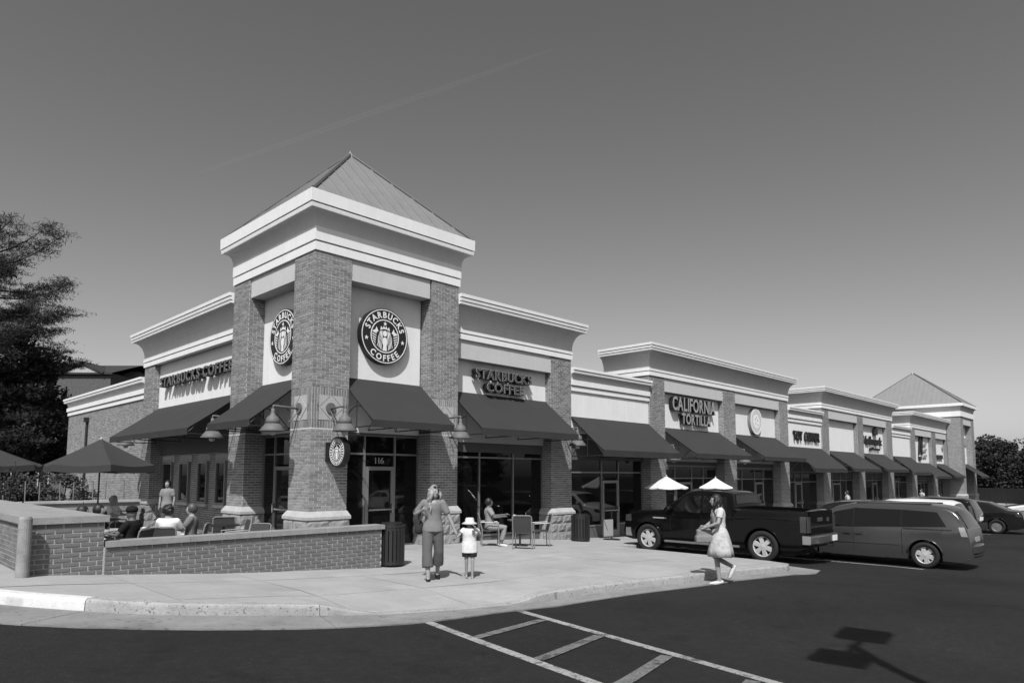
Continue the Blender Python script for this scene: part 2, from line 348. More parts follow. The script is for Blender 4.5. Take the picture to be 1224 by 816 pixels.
def storefront(root, fr, u0, u1, d, zg, zh, zt, mulls, door=None, bulk=.0, handle=True):
    b = .05; mb = MB()
    us = [u0]+list(mulls)+[u1]
    fr.box(mb, u0, u1, d-.05, d+.07, zh-b, zh+.02)                                   # head
    for u in us: fr.box(mb, max(u-b/2, u0), min(u+b/2, u1), d-.047, d+.067, zg, zh-b)
    for a, c in zip(us[:-1], us[1:]):
        fr.box(mb, a+b/2+.001, c-b/2-.001, d-.043, d+.06, zt-b/2, zt+b/2)
        if not (door and abs(a-door[0]) < .02): fr.box(mb, a+b/2+.001, c-b/2-.001, d-.043, d+.06, zg+bulk, zg+bulk+b)
    wn = mb.build('window_frame', M['alu'], root)
    for a, c in zip(us[:-1], us[1:]):
        m2 = MB(); fr.box(m2, a+b/2, c-b/2, d, d+.012, zt+b/2, zh-b); m2.build('pane', M['glass'], wn)
        if door and abs(a-door[0]) < .02:
            dt = door[1]
            if zt-dt > .12: m2 = MB(); fr.box(m2, a+b/2, c-b/2, d, d+.012, dt+.03, zt-b/2); m2.build('pane', M['glass'], wn)
            m3 = MB(); f = .10
            A, Cc = a+b/2+.005, c-b/2-.005
            fr.box(m3, A, A+f, d-.06, d+.02, zg+.01, dt-.02); fr.box(m3, Cc-f, Cc, d-.06, d+.02, zg+.01, dt-.02)
            fr.box(m3, A+f, Cc-f, d-.058, d+.018, dt-.02-f, dt-.02); fr.box(m3, A+f, Cc-f, d-.058, d+.018, zg+.01, zg+.26)
            dr = m3.build('door', M['alu'], root)
            m4 = MB(); fr.box(m4, A+f, Cc-f, d-.025, d-.01, zg+.26, dt-.02-f); m4.build('pane', M['glass'], dr)
            m5 = MB(); fr.box(m5, A+f, Cc-f, d-.10, d-.07, zg+.98, zg+1.02); fr.box(m5, Cc-f-.0, Cc-f*.4, d-.12, d-.06, zg+.9, zg+1.15); m5.build('handle', M['chrome'], dr)
        else:
            m2 = MB(); fr.box(m2, a+b/2, c-b/2, d, d+.012, zg+bulk+b, zt-b/2); m2.build('pane', M['glass'], wn)
            if bulk > .05: m2 = MB(); fr.box(m2, a+b/2, c-b/2, d-.02, d+.05, zg-.1, zg+bulk); m2.build('bulkhead', M['soffit'], root)
AWN = []
def awning(fr, u0, u1, d1, ztop, d0, zfront, zval, label, fm='awning', hang=0.0, detail=True):
    """sloping canvas with a straight valance and open sides over a steel frame"""
    c = fr.p((u0+u1)/2, d1, ztop)
    r_ = wroot('awning', label, 'awning', (c[0], c[1], ztop), group='dark canvas awnings along the shop fronts')
    nu, ns = max(8, int((u1-u0)/.35)), 8
    mb = MB(); th = .012
    def sheet(off):
        rows = []
        for j in range(ns+1):
            t = j/ns; row = []
            for i in range(nu+1):
                u = u0+(u1-u0)*i/nu; s_ = i/nu
                sag = -.018*math.sin(math.pi*t)*(.6+.4*math.cos(2*math.pi*s_*max(1, round((u1-u0)/1.4))))
                row.append(fr.p(u, d1+(d0-d1)*t, ztop+(zfront-ztop)*t+sag-off))
            rows.append(row)
        return rows
    mb.rings(sheet(0), cap=False, closed=False)
    mb.build('canopy', M[fm], r_, True)
    mb = MB(); mb.rings([[fr.p(u0+(u1-u0)*i/nu, d0-.004+.014*math.sin(i*1.7+u0)*t, zfront-.002+(zval-zfront)*t) for i in range(nu+1)] for t in (0, .5, 1)], cap=False, closed=False); mb.build('valance', M[fm], r_, True)
    fb = MB(); q = .016
    for u in ([u0+.04, u1-.04]+([u0+(u1-u0)*k/3 for k in (1, 2)] if detail else [])):
        fb.tube([fr.p(u, d1-.02, ztop-.07), fr.p(u, d0+.03, zfront-.04)], q, 6)
        fb.tube([fr.p(u, d1-.02, zval+.02), fr.p(u, d0+.03, zval+.03)], q, 6)
        fb.tube([fr.p(u, d0+.03, zval), fr.p(u, d0+.03, zfront-.03)], q, 6)
        if detail:
            dm = d1+(d0-d1)*.5; zm = ztop+(zfront-ztop)*.5
            fb.tube([fr.p(u, dm, zm-.05), fr.p(u, dm, zval+.03)], q*.8, 6)
            fb.tube([fr.p(u, d1-.02+(d0-d1)*t, zval+.03+ (zm-zval-.1)*math.sin(math.pi*t)*.8) for t in [i/8 for i in range(9)]], q*.8, 6)
    fb.tube([fr.p(u0+.04, d0+.03, zval+.03), fr.p(u1-.04, d0+.03, zval+.03)], q, 6)
    fb.tube([fr.p(u0+.04, d0+.03, zfront-.05), fr.p(u1-.04, d0+.03, zfront-.05)], q, 6)
    fb.build('frame', M['steel'], r_)
    AWN.append(r_); return r_

# ================================================================== corner coffee shop with the tower
W, P1 = 4.65, 1.02
cafe = wroot('cafe_building', 'brick corner coffee shop with pyramid-roofed tower and white cornices', 'building', (0, 0, 0))
ZG = -.03
cut = [(1.0, 3.04), (4.03, 7.41)]
def soldier(mb, fr, u0, u1, z0, z1, d=BD):
    n = max(1, round((u1-u0)/.071)); s_ = (u1-u0)/n
    for i in range(n): fr.box(mb, u0+i*s_+.008, u0+(i+1)*s_-.008, -d, .02, z0+.005, z1-.005)
def deco(p, fr, u0, u1):
    mb = MB(); soldier(mb, fr, u0, u1, 3.84, 4.03); soldier(mb, fr, u0, u1, 3.04, 3.23)
    a, b = u0+(u1-u0)*.2, u0+(u1-u0)*.83
    for k in range(3): soldier(mb, fr, u0, a, 3.23+k*.203, 3.23+(k+1)*.203); soldier(mb, fr, b, u1, 3.23+k*.203, 3.23+(k+1)*.203)
    stuff(mb.build('soldier_course', M['brick'], p))
    um, zm = (a+b)/2, 3.535; h = .305; wd = (b-a)/2
    for sx, sz in ((-1,-1),(1,-1),(1,1),(-1,1)):
        mb = MB(); j = .014
        pts = [(um+sx*wd, zm+sz*h), (um+sx*j*1.6, zm+sz*h), (um+sx*wd, zm+sz*j*1.6)]
        mb.rings([[fr.p(u, .02, z) for u, z in pts], [fr.p(u, -.014, z) for u, z in pts]]); mb.build('corner_tile', M['cap'], p)
    mb = MB(); pts = [(um-wd+.012, zm), (um, zm-h+.012), (um+wd-.012, zm), (um, zm+h-.012)]
    mb.rings([[fr.p(u, .02, z) for u, z in pts], [fr.p(u, -.016, z) for u, z in pts]]); mb.build('diamond_tile', M['cap'], p)
for (x0, x1, y0, y1, lb) in ((0, P1, 0, P1, 'broad brick corner post with rock-faced stone base'), (W-1.0, W, 0, 1.0, None), (0, 1.0, W-1.05, W, None)):
    p = pier(cafe, x0, x1, y0, y1, ZG, 7.41, lb, zcut=cut)
    deco(p, Fr((0, y0), (1, 0), (0, -1)), x0, x1); deco(p, Fr((x0, 0), (0, 1), (-1, 0)), y0, y1)
for fr in (FR, FL):
    mb = MB(); fr.box(mb, P1+.001, W-1.051, .03, .6, 6.86, 7.40); mb.build('lintel', M['beige'], cafe)
    mb = MB(); fr.box(mb, P1+.001, W-1.05, .45, .6, 3.0, 6.859); mb.build('sign_panel', M['panel'], cafe)
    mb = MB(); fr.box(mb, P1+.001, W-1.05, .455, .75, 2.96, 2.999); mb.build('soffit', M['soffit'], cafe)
TP = [(0, W), (0, 0), (W, 0), (W, W)]
for nm, prof, mm in (('cornice_top', [(-.5, 8.49), (.33, 8.49), (.335, 8.80), (-.5, 8.80)], 'white'), ('cornice_fillet', [(-.5, 8.36), (.305, 8.36), (.315, 8.44), (.315, 8.455), (.25, 8.455), (.25, 8.49), (-.5, 8.49)], 'white'),
                     ('cove', [(-.5, 8.0)]+arc_prof(.05, 8.0, .26, 8.36)+[(-.5, 8.36)], 'cove'), ('band', [(-.5, 7.66), (.05, 7.66), (.05, 8.0), (-.5, 8.0)], 'white'),
                     ('band', [(-.5, 7.41), (.035, 7.41), (.035, 7.618), (-.02, 7.618), (-.02, 7.66), (-.5, 7.66)], 'white')):
    mb = MB(); sweep(mb, TP, prof, True); mb.build(nm, M[mm], cafe)
def pyramid(root, x0, x1, y0, y1, z0, zt, ov=.27):
    x0 -= ov; x1 += ov; y0 -= ov; y1 += ov; cx, cy = (x0+x1)/2, (y0+y1)/2
    A = [(x0,y0,z0),(x1,y0,z0),(x1,y1,z0),(x0,y1,z0)]; T = (cx, cy, zt)
    rf = MB(); 
    for i in range(4): rf.q(A[i], A[(i+1)%4], T)
    rf.q(*A[::-1]); rfo = rf.build('roof', M['roof'], root)
    sm = MB()
    for i in range(4):
        a, b = Vector(A[i]), Vector(A[(i+1)%4]); n = int((b-a).length/.40); t = Vector(T); mid = (a+b)/2; upv = (t-mid).normalized(); al = (b-a).normalized(); nn = al.cross(upv)
        for k in range(1, n):
            s_ = k/n; q_ = a+(b-a)*s_; hgt = (t-mid).length*(1-abs(2*s_-1))
            sm.bar(q_+nn*.012, q_+upv*hgt*.985+nn*.012, .022, .03, nn)
    stuff(sm.build('standing_seam', M['roof'], rfo))
    for i in range(4):
        hm = MB(); a = Vector(A[i]); hm.tube([a+Vector((0,0,.02)), Vector(T)+Vector((0,0,.02))], .05, 6); hm.build('hip_cap', M['roofcap'], rfo)
    MB().lathe((cx, cy, zt-.12), [(.12, 0), (.09, .1), (.0, .26)], 8).build('roof_cap', M['roof'], rfo)
    return rfo
pyramid(cafe, 0, W, 0, W, 8.80, 11.42)
# shop beside the tower (right facade) and the left wing
def tall_bays(root, fr, bays, zt, rec, zpan0, lint=True):
    for (a, b) in bays:
        if lint: mb = MB(); fr.box(mb, a+.001, b-.001, .015, rec+.2, zt-1.82, zt-1.251); mb.build('lintel', M['beige'], root)
        mb = MB(); fr.box(mb, a+.001, b-.001, rec, rec+.15, zpan0, zt-(1.821 if lint else 1.2)); mb.build('sign_panel', M['panel'], root)
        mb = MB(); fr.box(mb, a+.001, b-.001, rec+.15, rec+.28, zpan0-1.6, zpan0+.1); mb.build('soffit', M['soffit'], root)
X2 = 10.17; ZT = 7.2
pier(cafe, 9.11, X2, YB, YB+.8, -.27, ZT-1.25)
tall_bays(cafe, FR2, [(W+.01, 9.11)], ZT, .26, 4.2)
cornice_tall(cafe, [(W-.01, YB), (X2, YB), (X2, 5)], ZT)
pier(cafe, YB, YB+.8, 12.15, 13.2, ZG, ZT-1.25)
tall_bays(cafe, FL2, [(W+.01, 12.15)], ZT, .2, 4.2, False)
cornice_tall(cafe, [(5, 13.2), (YB, 13.2), (YB, W-.01)], ZT)
cornice_low(cafe, [(5, 24.6), (YB+.08, 24.6), (YB+.08, 13.2)], 5.60)
wl = MB().box(YB+.08, .7, 13.2, 24.6, -.3, 4.78).build('wing_wall', M['mortar'], cafe)
mb = MB(); bricks(mb, (YB+.08, 24.6), (0, -1), (-1, 0), 24.6-13.2, 0, 4.78); stuff(mb.build('brick_facing', M['brick'], wl))
dp = MB().tube([(.31, 21, 0), (.31, 21, 4.35)], .05, 8); dp.box(.2, .38, 20.88, 21.12, 4.3, 4.5); dp.build('downpipe', M['steel'], cafe)
WIN = [(6.35, 7.1), (7.78, 8.58), (9.35, 10.24), (10.95, 11.9)]
lw = MB().box(.72, 1.0, W, 12.16, -.3, 3.3).build('window_wall', M['mortar'], cafe)
mb = MB(); bricks(mb, (.72, 12.16), (0, -1), (-1, 0), 12.16-W, 0, 3.3, holes=[(12.16-b, 12.16-a, .95, 2.55) for a, b in WIN]); stuff(mb.build('brick_facing', M['brick_shade'], lw))
for a, b in WIN:
    f = MB(); FL2.box(f, a, a+.07, .33, .5, .95, 2.33); FL2.box(f, b-.07, b, .33, .5, .95, 2.33); FL2.box(f, a+.07, b-.07, .33, .5, 2.26, 2.33); FL2.box(f, a+.07, b-.07, .33, .5, .95, 1.02)
    wo = f.build('window', M['alu'], cafe)
    f = MB(); FL2.box(f, a+.07, b-.07, .38, .40, 1.02, 2.26); f.build('pane', M['glass'], wo)
    f = MB(); FL2.box(f, a-.06, b+.06, .30, .5, .85, .949); f.build('sill', M['cap'], wo)
    f = MB(); FL2.box(f, a-.12, b+.12, .385, .5, 2.331, 2.55); f.build('window_lintel', M['cap'], wo)
# core of the building so that no light leaks through, and its flat roof
MB().box(1.0, 10.05, 1.0, 24.4, -.3, 5.1).build('rear_core', M['dark'], cafe)
MB().box(.62, W+.1, .62, W, 5.1, 8.4).build('tower_core', M['dark'], cafe)
MB().box(W, X2-.1, .66, 1.0, 2.9, ZT-.05).build('parapet', M['beige'], cafe); MB().box(.66, 1.0, W, 13.15, 2.9, ZT-.05).build('parapet', M['beige'], cafe)
storefront(cafe, FR, P1, W-1.0, .58, ZG, 2.97, 2.45, [1.88, 2.85], door=(1.88, 2.14))
storefront(cafe, FR2, W+.02, 9.11, .46, -.14, 2.95, 2.44, [6.19, 7.69], bulk=.15)
storefront(cafe, FL, P1, W-1.06, .58, ZG, 2.97, 2.45, [1.9, 2.9], door=(1.9, 2.14))
awning(FR, P1+.01, W-1.02, .44, 4.41, -1.05, 3.23, 3.05, 'dark awning over the corner shop entrance, facing the plaza')
awning(FR2, W+.16, 9.14, .25, 4.40, -1.16, 3.23, 3.03, 'dark awning under the two-line sign beside the tower')
awning(FL, P1+.01, W-1.07, .44, 4.41, -1.05, 3.23, 3.05, 'short dark awning on the patio side of the tower')
awning(FL2, W+.2, 12.1, .19, 4.33, -1.38, 3.2, 3.01, 'long dark awning over the patio windows, leftmost of all awnings')

# ================================================================== the row of shops to the right
def shop_low(x0, x1, label, mulls, door, aw, dz=0):
    zg = G((x0+x1)/2)
    r_ = wroot('shop_building', label, 'building', (x0, 0, zg), group='shop units of the strip')
    cornice_low(r_, [(x0+.002, YB+.06), (x1-.002, YB+.06)], 5.69)
    MB().box(x0+.002, x1-.002, YB+.06, YB+.35, 3.4+dz, 4.875).build('sign_panel', M['panel'], r_)
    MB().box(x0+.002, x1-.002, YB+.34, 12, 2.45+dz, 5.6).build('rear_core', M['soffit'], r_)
    storefront(r_, FR2, x0+.05, x1-.05, .42, zg, 2.56+dz, 2.0+dz, mulls, door=door, bulk=.45)
    awning(FR2, x0+.04, x1-.02, .05, 3.96+dz, -1.36, 2.75+dz, 2.53+dz, aw)
    return r_
def shop_tall(x0, piers, x1, label, aws, zt=7.2, detail=True, retn=2.55, mfun=None, lastbay=None, dz=0):
    zg = G((x0+x1)/2)
    r_ = wroot('shop_building', label, 'building', (x0, 0, zg), group='shop units of the strip')
    for a, b in piers: pier(r_, a, b, YB, YB+.8, G(a), zt-1.25, detail=detail)
    bays = [(p[1], q_[0]) for p, q_ in zip(piers[:-1], piers[1:])]
    if lastbay: bays.append(lastbay)
    tall_bays(r_, FR2, bays, zt, .26, 3.75+dz)
    cornice_tall(r_, [(x0, retn), (x0, YB), (x1, YB), (x1, retn)], zt)
    MB().box(x0+.1, x1-.1, YB+.38, retn, 2.5, zt-.03).build('parapet', M['beige'], r_)
    MB().box(x0+.1, x1-.1, YB+.8, 14, -1, 5.3).build('rear_core', M['dark'], r_)
    for k, (a, b) in enumerate(bays):
        n = 4; ms = [a+(b-a)*t for t in (.27, .55, .75)]
        zb = G((a+b)/2)
        storefront(r_, FR2, a, b, .45, zb, zb+2.85, zb+2.3, ms, door=(ms[k % 2], zb+2.15), bulk=.4)
        awning(FR2, a+.03, b-.02, .25, 3.90+dz, -1.38, 2.78+dz, 2.59+dz, aws[k], detail=detail)
    return r_
shop_low(X2, 15.16, 'low shop front with blank white panel between the coffee shop and the restaurant', [12.41, 13.48], (12.41, 1.72), 'dark awning over the glass door left of the white umbrellas')
shop_tall(15.16, [(15.16, 16.29), (21.39, 22.61), (27.67, 28.80)], 28.80, 'tall two-bay brick shop block with tortilla sign and round sign', ['dark awning under the tortilla restaurant lettering', 'dark awning under the round pale sign'])
shop_low(28.80, 33.75, 'low shop front with toy shop lettering', [30.4, 31.4], (30.4, 1.5), 'grey awning under the toy shop lettering', -.47)
shop_tall(33.75, [(33.75, 34.89), (40.09, 41.26), (46.39, 47.76)], 47.76, 'tall brick shop block with one blank panel and one script sign', ['grey awning under the blank white panel of the tall block', 'grey awning under the script lettering with crown'], dz=-.47)
shop_low(47.76, 52.57, 'narrow low shop front right of the script sign block', [49.3, 50.3], (49.3, 1.55), 'grey awning on the low front right of the script sign', -.6)
shop_tall(52.57, [(52.57, 53.98), (59.08, 60.51)], 64.3, 'farthest tall brick shop block before the far tower', ['grey awning before the last but one sign of the strip', 'grey awning beside the far tower'], zt=7.0, dz=-.93, lastbay=(60.51, 64.3))
# far tower
ft = wroot('far_tower', 'far end tower with pyramid roof closing the row of shops', 'building', (64.3, -.9, -.8))
fx0, fx1, fy0, fy1 = 64.3, 69.9, -.9, 7.7
pier(ft, fx0, fx0+1.1, fy0, fy0+1.1, -.8, 7.3); pier(ft, fx1-1.1, fx1, fy0, fy0+1.1, -.8, 7.3)
MB().box(fx0+.05, fx1-.05, fy0+1.0, fy1, -.9, 7.3).build('tower_wall', M['brick'], ft)
MB().box(fx0+1.1, fx1-1.1, fy0+.03, fy0+.5, 6.6, 7.3).build('lintel', M['beige'], ft)
MB().box(fx0+1.1, fx1-1.1, fy0+.5, fy0+.9, 2.9, 6.6).build('sign_panel', M['panel'], ft)
MB().box(fx0+1.1, fx1-1.1, fy0+.7, fy0+.99, -.8, 2.9).build('shop_window', M['glass'], ft)
FP = [(fx0, fy1), (fx0, fy0), (fx1, fy0), (fx1, fy1)]
for nm, prof, mm in (('cornice_top', [(-.5, 8.25), (.33, 8.25), (.33, 8.5), (-.5, 8.5)], 'white'), ('cove', [(-.5, 7.8)]+arc_prof(.03, 7.8, .25, 8.25)+[(-.5, 8.25)], 'cove'), ('band', [(-.5, 7.3), (.085, 7.3), (.085, 7.78), (-.5, 7.8)], 'white')):
    mb = MB(); sweep(mb, FP, prof, True); mb.build(nm, M[mm], ft)
pyramid(ft, fx0, fx1, fy0, fy1, 8.5, 12.0)
awning(Fr((0, fy0), (1, 0), (0, -1)), fx0+1.1, fx1-1.0, .45, 3.0, -1.2, 1.85, 1.68, 'grey awning on the front of the far tower', detail=False)
# ================================================================== ground, plaza, kerb
KERB = [(-8.6,40),(-8.5,10),(-8.1,2),(-7.6,-1.8),(-7.05,-3.7),(-6.6,-4.64),(-6.21,-5.24),(-5.6,-5.94),(-4.83,-6.4),(-3.6,-6.85),(-2.87,-7.06),(-2.03,-7.22),(-.97,-7.3),(.1,-7.3),(2.05,-7.55),(4.06,-7.98),(6.2,-8.17),(7.6,-8.22),(8.25,-8.0),(8.55,-7.4),(8.65,-6.4),(8.75,-3.3),(8.85,-2.75),(9.3,-2.4),(10.2,-2.3),(20,-2.3),(40,-2.3),(63.5,-2.3),(80,-2.3)]
def catmull(P, step=.35):
    out = []
    for i in range(len(P)-1):
        p0, p1, p2, p3 = [np.array(P[max(0, min(len(P)-1, j))]) for j in (i-1, i, i+1, i+2)]
        L_ = np.linalg.norm(p2-p1); n = max(1, min(12, int(L_/step)))
        for k in range(n):
            t = k/n
            a = p1+(p2-p1)*t if L_ > 3 else .5*((2*p1)+(-p0+p2)*t+(2*p0-5*p1+4*p2-p3)*t*t+(-p0+3*p1-3*p2+p3)*t**3)
            out.append(tuple(a))
    out.append(P[-1]); return out
KP = catmull(KERB)
def smooth(a, b, x): t = min(1, max(0, (x-a)/(b-a))); return t*t*(3-2*t)
def drop(x): return smooth(-3.7, -2.8, x)*(1-smooth(-.6, .3, x))          # dropped kerb at the crossing
def ky(x): return float(np.interp(x, [-7,-6.2,-4.8,-2.9,.1,2,4,8], [-3.7,-5.24,-6.4,-7.06,-7.3,-7.55,-7.98,-8.2]))
def SZ(x, y):
    z = G(x)
    if -4 < x < .5: z -= (KH-.012)*drop(x)*(1-smooth(.1, 1.5, y-ky(x)))
    return z
# parking lot: one sheet to the horizon
xs = sorted(set([-900,-300,-120]+[float(x) for x in np.arange(-60, 120.1, 1.5)]+[float(x) for x in GX]+[200, 400, 900])); ys = [-900,-250,-80,-40,-25,-20,-15,-10,-5,0,10,25,60,150,400,900]
mb = MB(); 
for y in ys: mb.v += [(float(x), y, LOT(x) if -60 <= x <= 120 else (GZ[0]-KH if x < 0 else GZ[-1]-KH)) for x in xs]
nx_ = len(xs)
mb.f = [(j*nx_+i, j*nx_+i+1, (j+1)*nx_+i+1, (j+1)*nx_+i) for j in range(len(ys)-1) for i in range(nx_-1)]
lot = struct(mb.build('parking_lot', M['asphalt']))
# sidewalk: poured slabs cut to the kerb line
def offs(path, d):
    P = [Vector(p) for p in path]; out = []; df = d if callable(d) else (lambda x: d)
    for i in range(len(P)):
        a = P[max(0, i-1)]; b = P[min(len(P)-1, i+1)]; t = (b-a).normalized(); e = df(P[i].x); out.append((P[i].x-t.y*e, P[i].y+t.x*e))
    return out
inner = offs(KP, .16); outer = offs(KP, lambda x: -float(np.interp(x, [-9, -3.8, -1.2, 7.0, 8.1, 8.6, 8.9, 80], [.95, .95, .46, .42, .78, .6, .42, .42])))
poly = inner+[(80, 1.2), (-.0, 1.2), (0, 40)]
def clip(poly, x0, x1, y0, y1):
    def cl(P, f, inter):
        out = []
        for i in range(len(P)):
            a, b = P[i-1], P[i]; fa, fb = f(a), f(b)
            if fa != fb: out.append(inter(a, b))
            if fb: out.append(b)
        return out
    def ix(c): return lambda a, b: (c, a[1]+(b[1]-a[1])*(c-a[0])/(b[0]-a[0]))
    def iy(c): return lambda a, b: (a[0]+(b[0]-a[0])*(c-a[1])/(b[1]-a[1]), c)
    P = poly
    for f, it in ((lambda p: p[0] >= x0, ix(x0)), (lambda p: p[0] <= x1, ix(x1)), (lambda p: p[1] >= y0, iy(y0)), (lambda p: p[1] <= y1, iy(y1))):
        if not P: return P
        P = cl(P, f, it)
    return P
def parea(P): return .5*sum(P[i-1][0]*P[i][1]-P[i][0]*P[i-1][1] for i in range(len(P)))
side = struct(bpy.data.objects.new('sidewalk', None)); COL.objects.link(side)
bx0 = np.concatenate([np.arange(-8.8, 20, 1.9), np.arange(20.0, 81, 4.0)])
by0 = list(np.arange(-9.5, 1.3, 1.8))+[3, 6, 9, 13, 17, 22, 30, 40]
# bed under the slabs
def bedz(p): return SZ(p[0], p[1])-.02
mb = MB()
for i in range(len(bx0)-1):
    for j in range(len(by0)-1):
        P = clip(poly, bx0[i], bx0[i+1], by0[j], by0[j+1])
        if len(P) < 3 or abs(parea(P)) < .02: continue
        gp = .007; Q = clip(poly, bx0[i]+gp, bx0[i+1]-gp, by0[j]+gp, by0[j+1]-gp)
        if len(Q) < 3 or abs(parea(Q)) < .02: continue
        if parea(Q) < 0: Q = Q[::-1]
        # fine strips so that the slope of the ramp is followed
        dz = (rnd.random()-.5)*.004; s_ = MB(); nn = 4 if bx0[i] < 10 and by0[j] < 0 else 1
        ax = np.linspace(bx0[i]+gp, bx0[i+1]-gp, nn+1); ay = np.linspace(by0[j]+gp, by0[j+1]-gp, nn+1)
        for a in range(nn):
            for b in range(nn):
                q_ = clip(Q, ax[a], ax[a+1], ay[b], ay[b+1])
                if len(q_) < 3 or abs(parea(q_)) < 1e-4: continue
                s_.f.append(tuple(range(len(s_.v), len(s_.v)+len(q_)))); s_.v += [(p[0], p[1], SZ(p[0], p[1])+dz) for p in q_]
        n = len(Q); k = len(s_.v); s_.v += [(p[0], p[1], SZ(p[0], p[1])+dz) for p in Q]+[(p[0], p[1], SZ(p[0], p[1])-.06) for p in Q]
        s_.f += [(k+a, k+(a+1)%n, k+n+(a+1)%n, k+n+a)[::-1] for a in range(n)]
        s_.build('slab', M['concrete'], side)
        mb.f.append(tuple(range(len(mb.v), len(mb.v)+len(P)))); mb.v += [(p[0], p[1], SZ(p[0], p[1])-.03) for p in (P if parea(P) > 0 else P[::-1])]
mb.build('joint_filler', M['gutter'], side)
# kerb stones and gutter pan
kerb = struct(bpy.data.objects.new('kerb', None)); COL.objects.link(kerb); gut = struct(bpy.data.objects.new('gutter', None)); COL.objects.link(gut)
i0 = 0
while i0 < len(KP)-1:
    L_ = 0; i1 = i0
    while i1 < len(KP)-1 and L_ < 2.4: L_ += (Vector(KP[i1+1])-Vector(KP[i1])).length; i1 += 1
    rs = []; gs = []
    for i in range(i0, i1+1):
        (a0, b0), (a1, b1), (a2, b2) = inner[i], KP[i], outer[i]; x = a1; d = drop(x); h = KH-(KH-.012)*d; L0 = LOT(x)
        zt = L0+h; e = .03*min(1, h/KH)
        def lp(t): return (a1+(a0-a1)*t, b1+(b0-b1)*t)
        p1, p2, p3 = lp(-.15), lp(.02), lp(.18)
        rs.append([(a0, b0, L0-.1), (a0, b0, zt+.004), (*p3, zt+.004), (*p2, zt-e*.5), (*lp(-.02), zt-e*1.2), (*p1, L0-.1)])
        q0 = lp(-.14); gs.append([(*q0, LOT(q0[0])+.010), (a2, b2, LOT(a2)+.016), (a2, b2, LOT(a2)-.05), (*q0, LOT(q0[0])-.05)])
    gap = i1 < len(KP)-1
    if gap:
        for S_ in (rs, gs): S_[-1] = [tuple(np.array(p)*.98+np.array(q_)*.02) for p, q_ in zip(S_[-1], S_[-2])]
    xm = KP[(i0+i1)//2][0]
    painted = KP[i1][0] < -5.0 and KP[i1][1] < 3
    MB().rings([r_[::-1] for r_ in rs]).build('kerb_stone', M['kerbpaint' if painted else 'kerb'], kerb)
    MB().rings([r_[::-1] for r_ in gs]).build('gutter_pan', M['gutter'], gut)
    i0 = i1
# painted markings
def stripe(name, a, b, wd, root, off=.006):
    a, b = Vector(a), Vector(b); d = (b-a).normalized(); n_ = Vector((-d.y, d.x))*wd/2; N_ = max(1, int((b-a).length/.3)); rs = []
    mb = MB(); rs = []
    for i in range(N_+1):
        p = a+(b-a)*i/N_; rs.append([(p.x-n_.x, p.y-n_.y, LOT(p.x)+off), (p.x+n_.x, p.y+n_.y, LOT(p.x)+off)])
    mb.rings(rs[::-1], cap=False, closed=False); return mb.build(name, M['paint' if name != 'cross_bar' else 'paint2'], root)
mk = struct(bpy.data.objects.new('crossing_marking', None)); COL.objects.link(mk)
stripe('edge_line', (-2.62,-7.83), (-3.38,-11.4), .12, mk); stripe('edge_line', (-.87,-7.75), (-1.98,-12.6), .12, mk)
for a, b in (((-2.80,-8.92), (-1.17,-8.50)), ((-3.03,-10.1), (-1.42,-9.65)), ((-3.2,-11.2), (-1.70,-10.77)), ((-3.3,-12.2), (-1.95,-11.85))): stripe('cross_bar', a, b, .14, mk, .010)
pk = struct(bpy.data.objects.new('parking_marking', None)); COL.objects.link(pk)
for x in (12.35, 15.1, 17.9, 20.7, 23.5, 26.3, 29.1): stripe('bay_line', (x, -2.9), (x, -9.0 if x < 14 else -8.6), .1, pk)
stripe('bay_line', (12.4,-8.9), (12.2,-9.9), .1, pk)
# patio floor, walls
struct(MB().box(-5.1, .05, -2.6, 12, -.3, .0).build('patio_floor', M['concrete']))
struct(MB().q((-60,12.3,.35),(60,12.3,.35),(60,140,.4),(-60,140,.4)).build('lawn', M['grass'])) if False else None
HB, FB = [], []
def brick_mesh(L_):
    me = bpy.data.meshes.new('brick'); x, y, z = L_/2-.003, .05, (BH-BJ)/2-.001; e = .004
    v = [(-x+e,-y,-z+e),(x-e,-y,-z+e),(x-e,-y,z-e),(-x+e,-y,z-e),(-x,-y+e,-z),(x,-y+e,-z),(x,-y+e,z),(-x,-y+e,z),(-x,y,-z),(x,y,-z),(x,y,z),(-x,y,z)]
    f = [(0,1,2,3),(0,4,5,1),(1,5,6,2),(2,6,7,3),(3,7,4,0),(4,8,9,5),(5,9,10,6),(6,10,11,7),(7,11,8,4)]
    me.from_pydata(v, [], f); me.materials.append(M['wall_brick']); return me
def wall_bricks(root, O, ang, width, zfun, z1, n_left=[290]):
    cache = {}; ca, sa = math.cos(ang), math.sin(ang); rest = MB()
    k = 0
    while z1-(k+1)*BH > -.1:
        zc = z1-(k+.5)*BH; u = -(k % 2)*BL/2
        while u < width:
            p = max(u, 0)+(BJ/2 if u > 0 else 0); q_ = min(u+BL-BJ/2, width); u += BL
            if q_-p < .03: continue
            c = (p+q_)/2; x, y = O[0]+ca*c, O[1]+sa*c
            if zc+BH/2 < zfun(x)-.02: continue
            key = round(q_-p, 2)
            if key not in cache: cache[key] = brick_mesh(q_-p)
            j = rnd.uniform(-.0025, .0025)
            o = bpy.data.objects.new('brick', cache[key]); COL.objects.link(o); o.parent = root
            o.matrix_parent_inverse = Matrix.Translation(-root.location) if root.name in WROOT else Matrix()
            o.location = (x-sa*(.05-.006+j)*-1 if False else x+(-sa)*(.05-.006+j), y+ca*(.05-.006+j), zc); o.rotation_euler = (0, 0, ang)
        k += 1
pw = wroot('low_brick_wall', 'low brick patio wall with pale stone cap ending at the litter bin', 'wall', (-2.5, -2.95, .1))
wc = MB().box(-5.069, .04, -2.9445, -2.70, -.3, .78).build('core', M['wall_mortar'], pw)
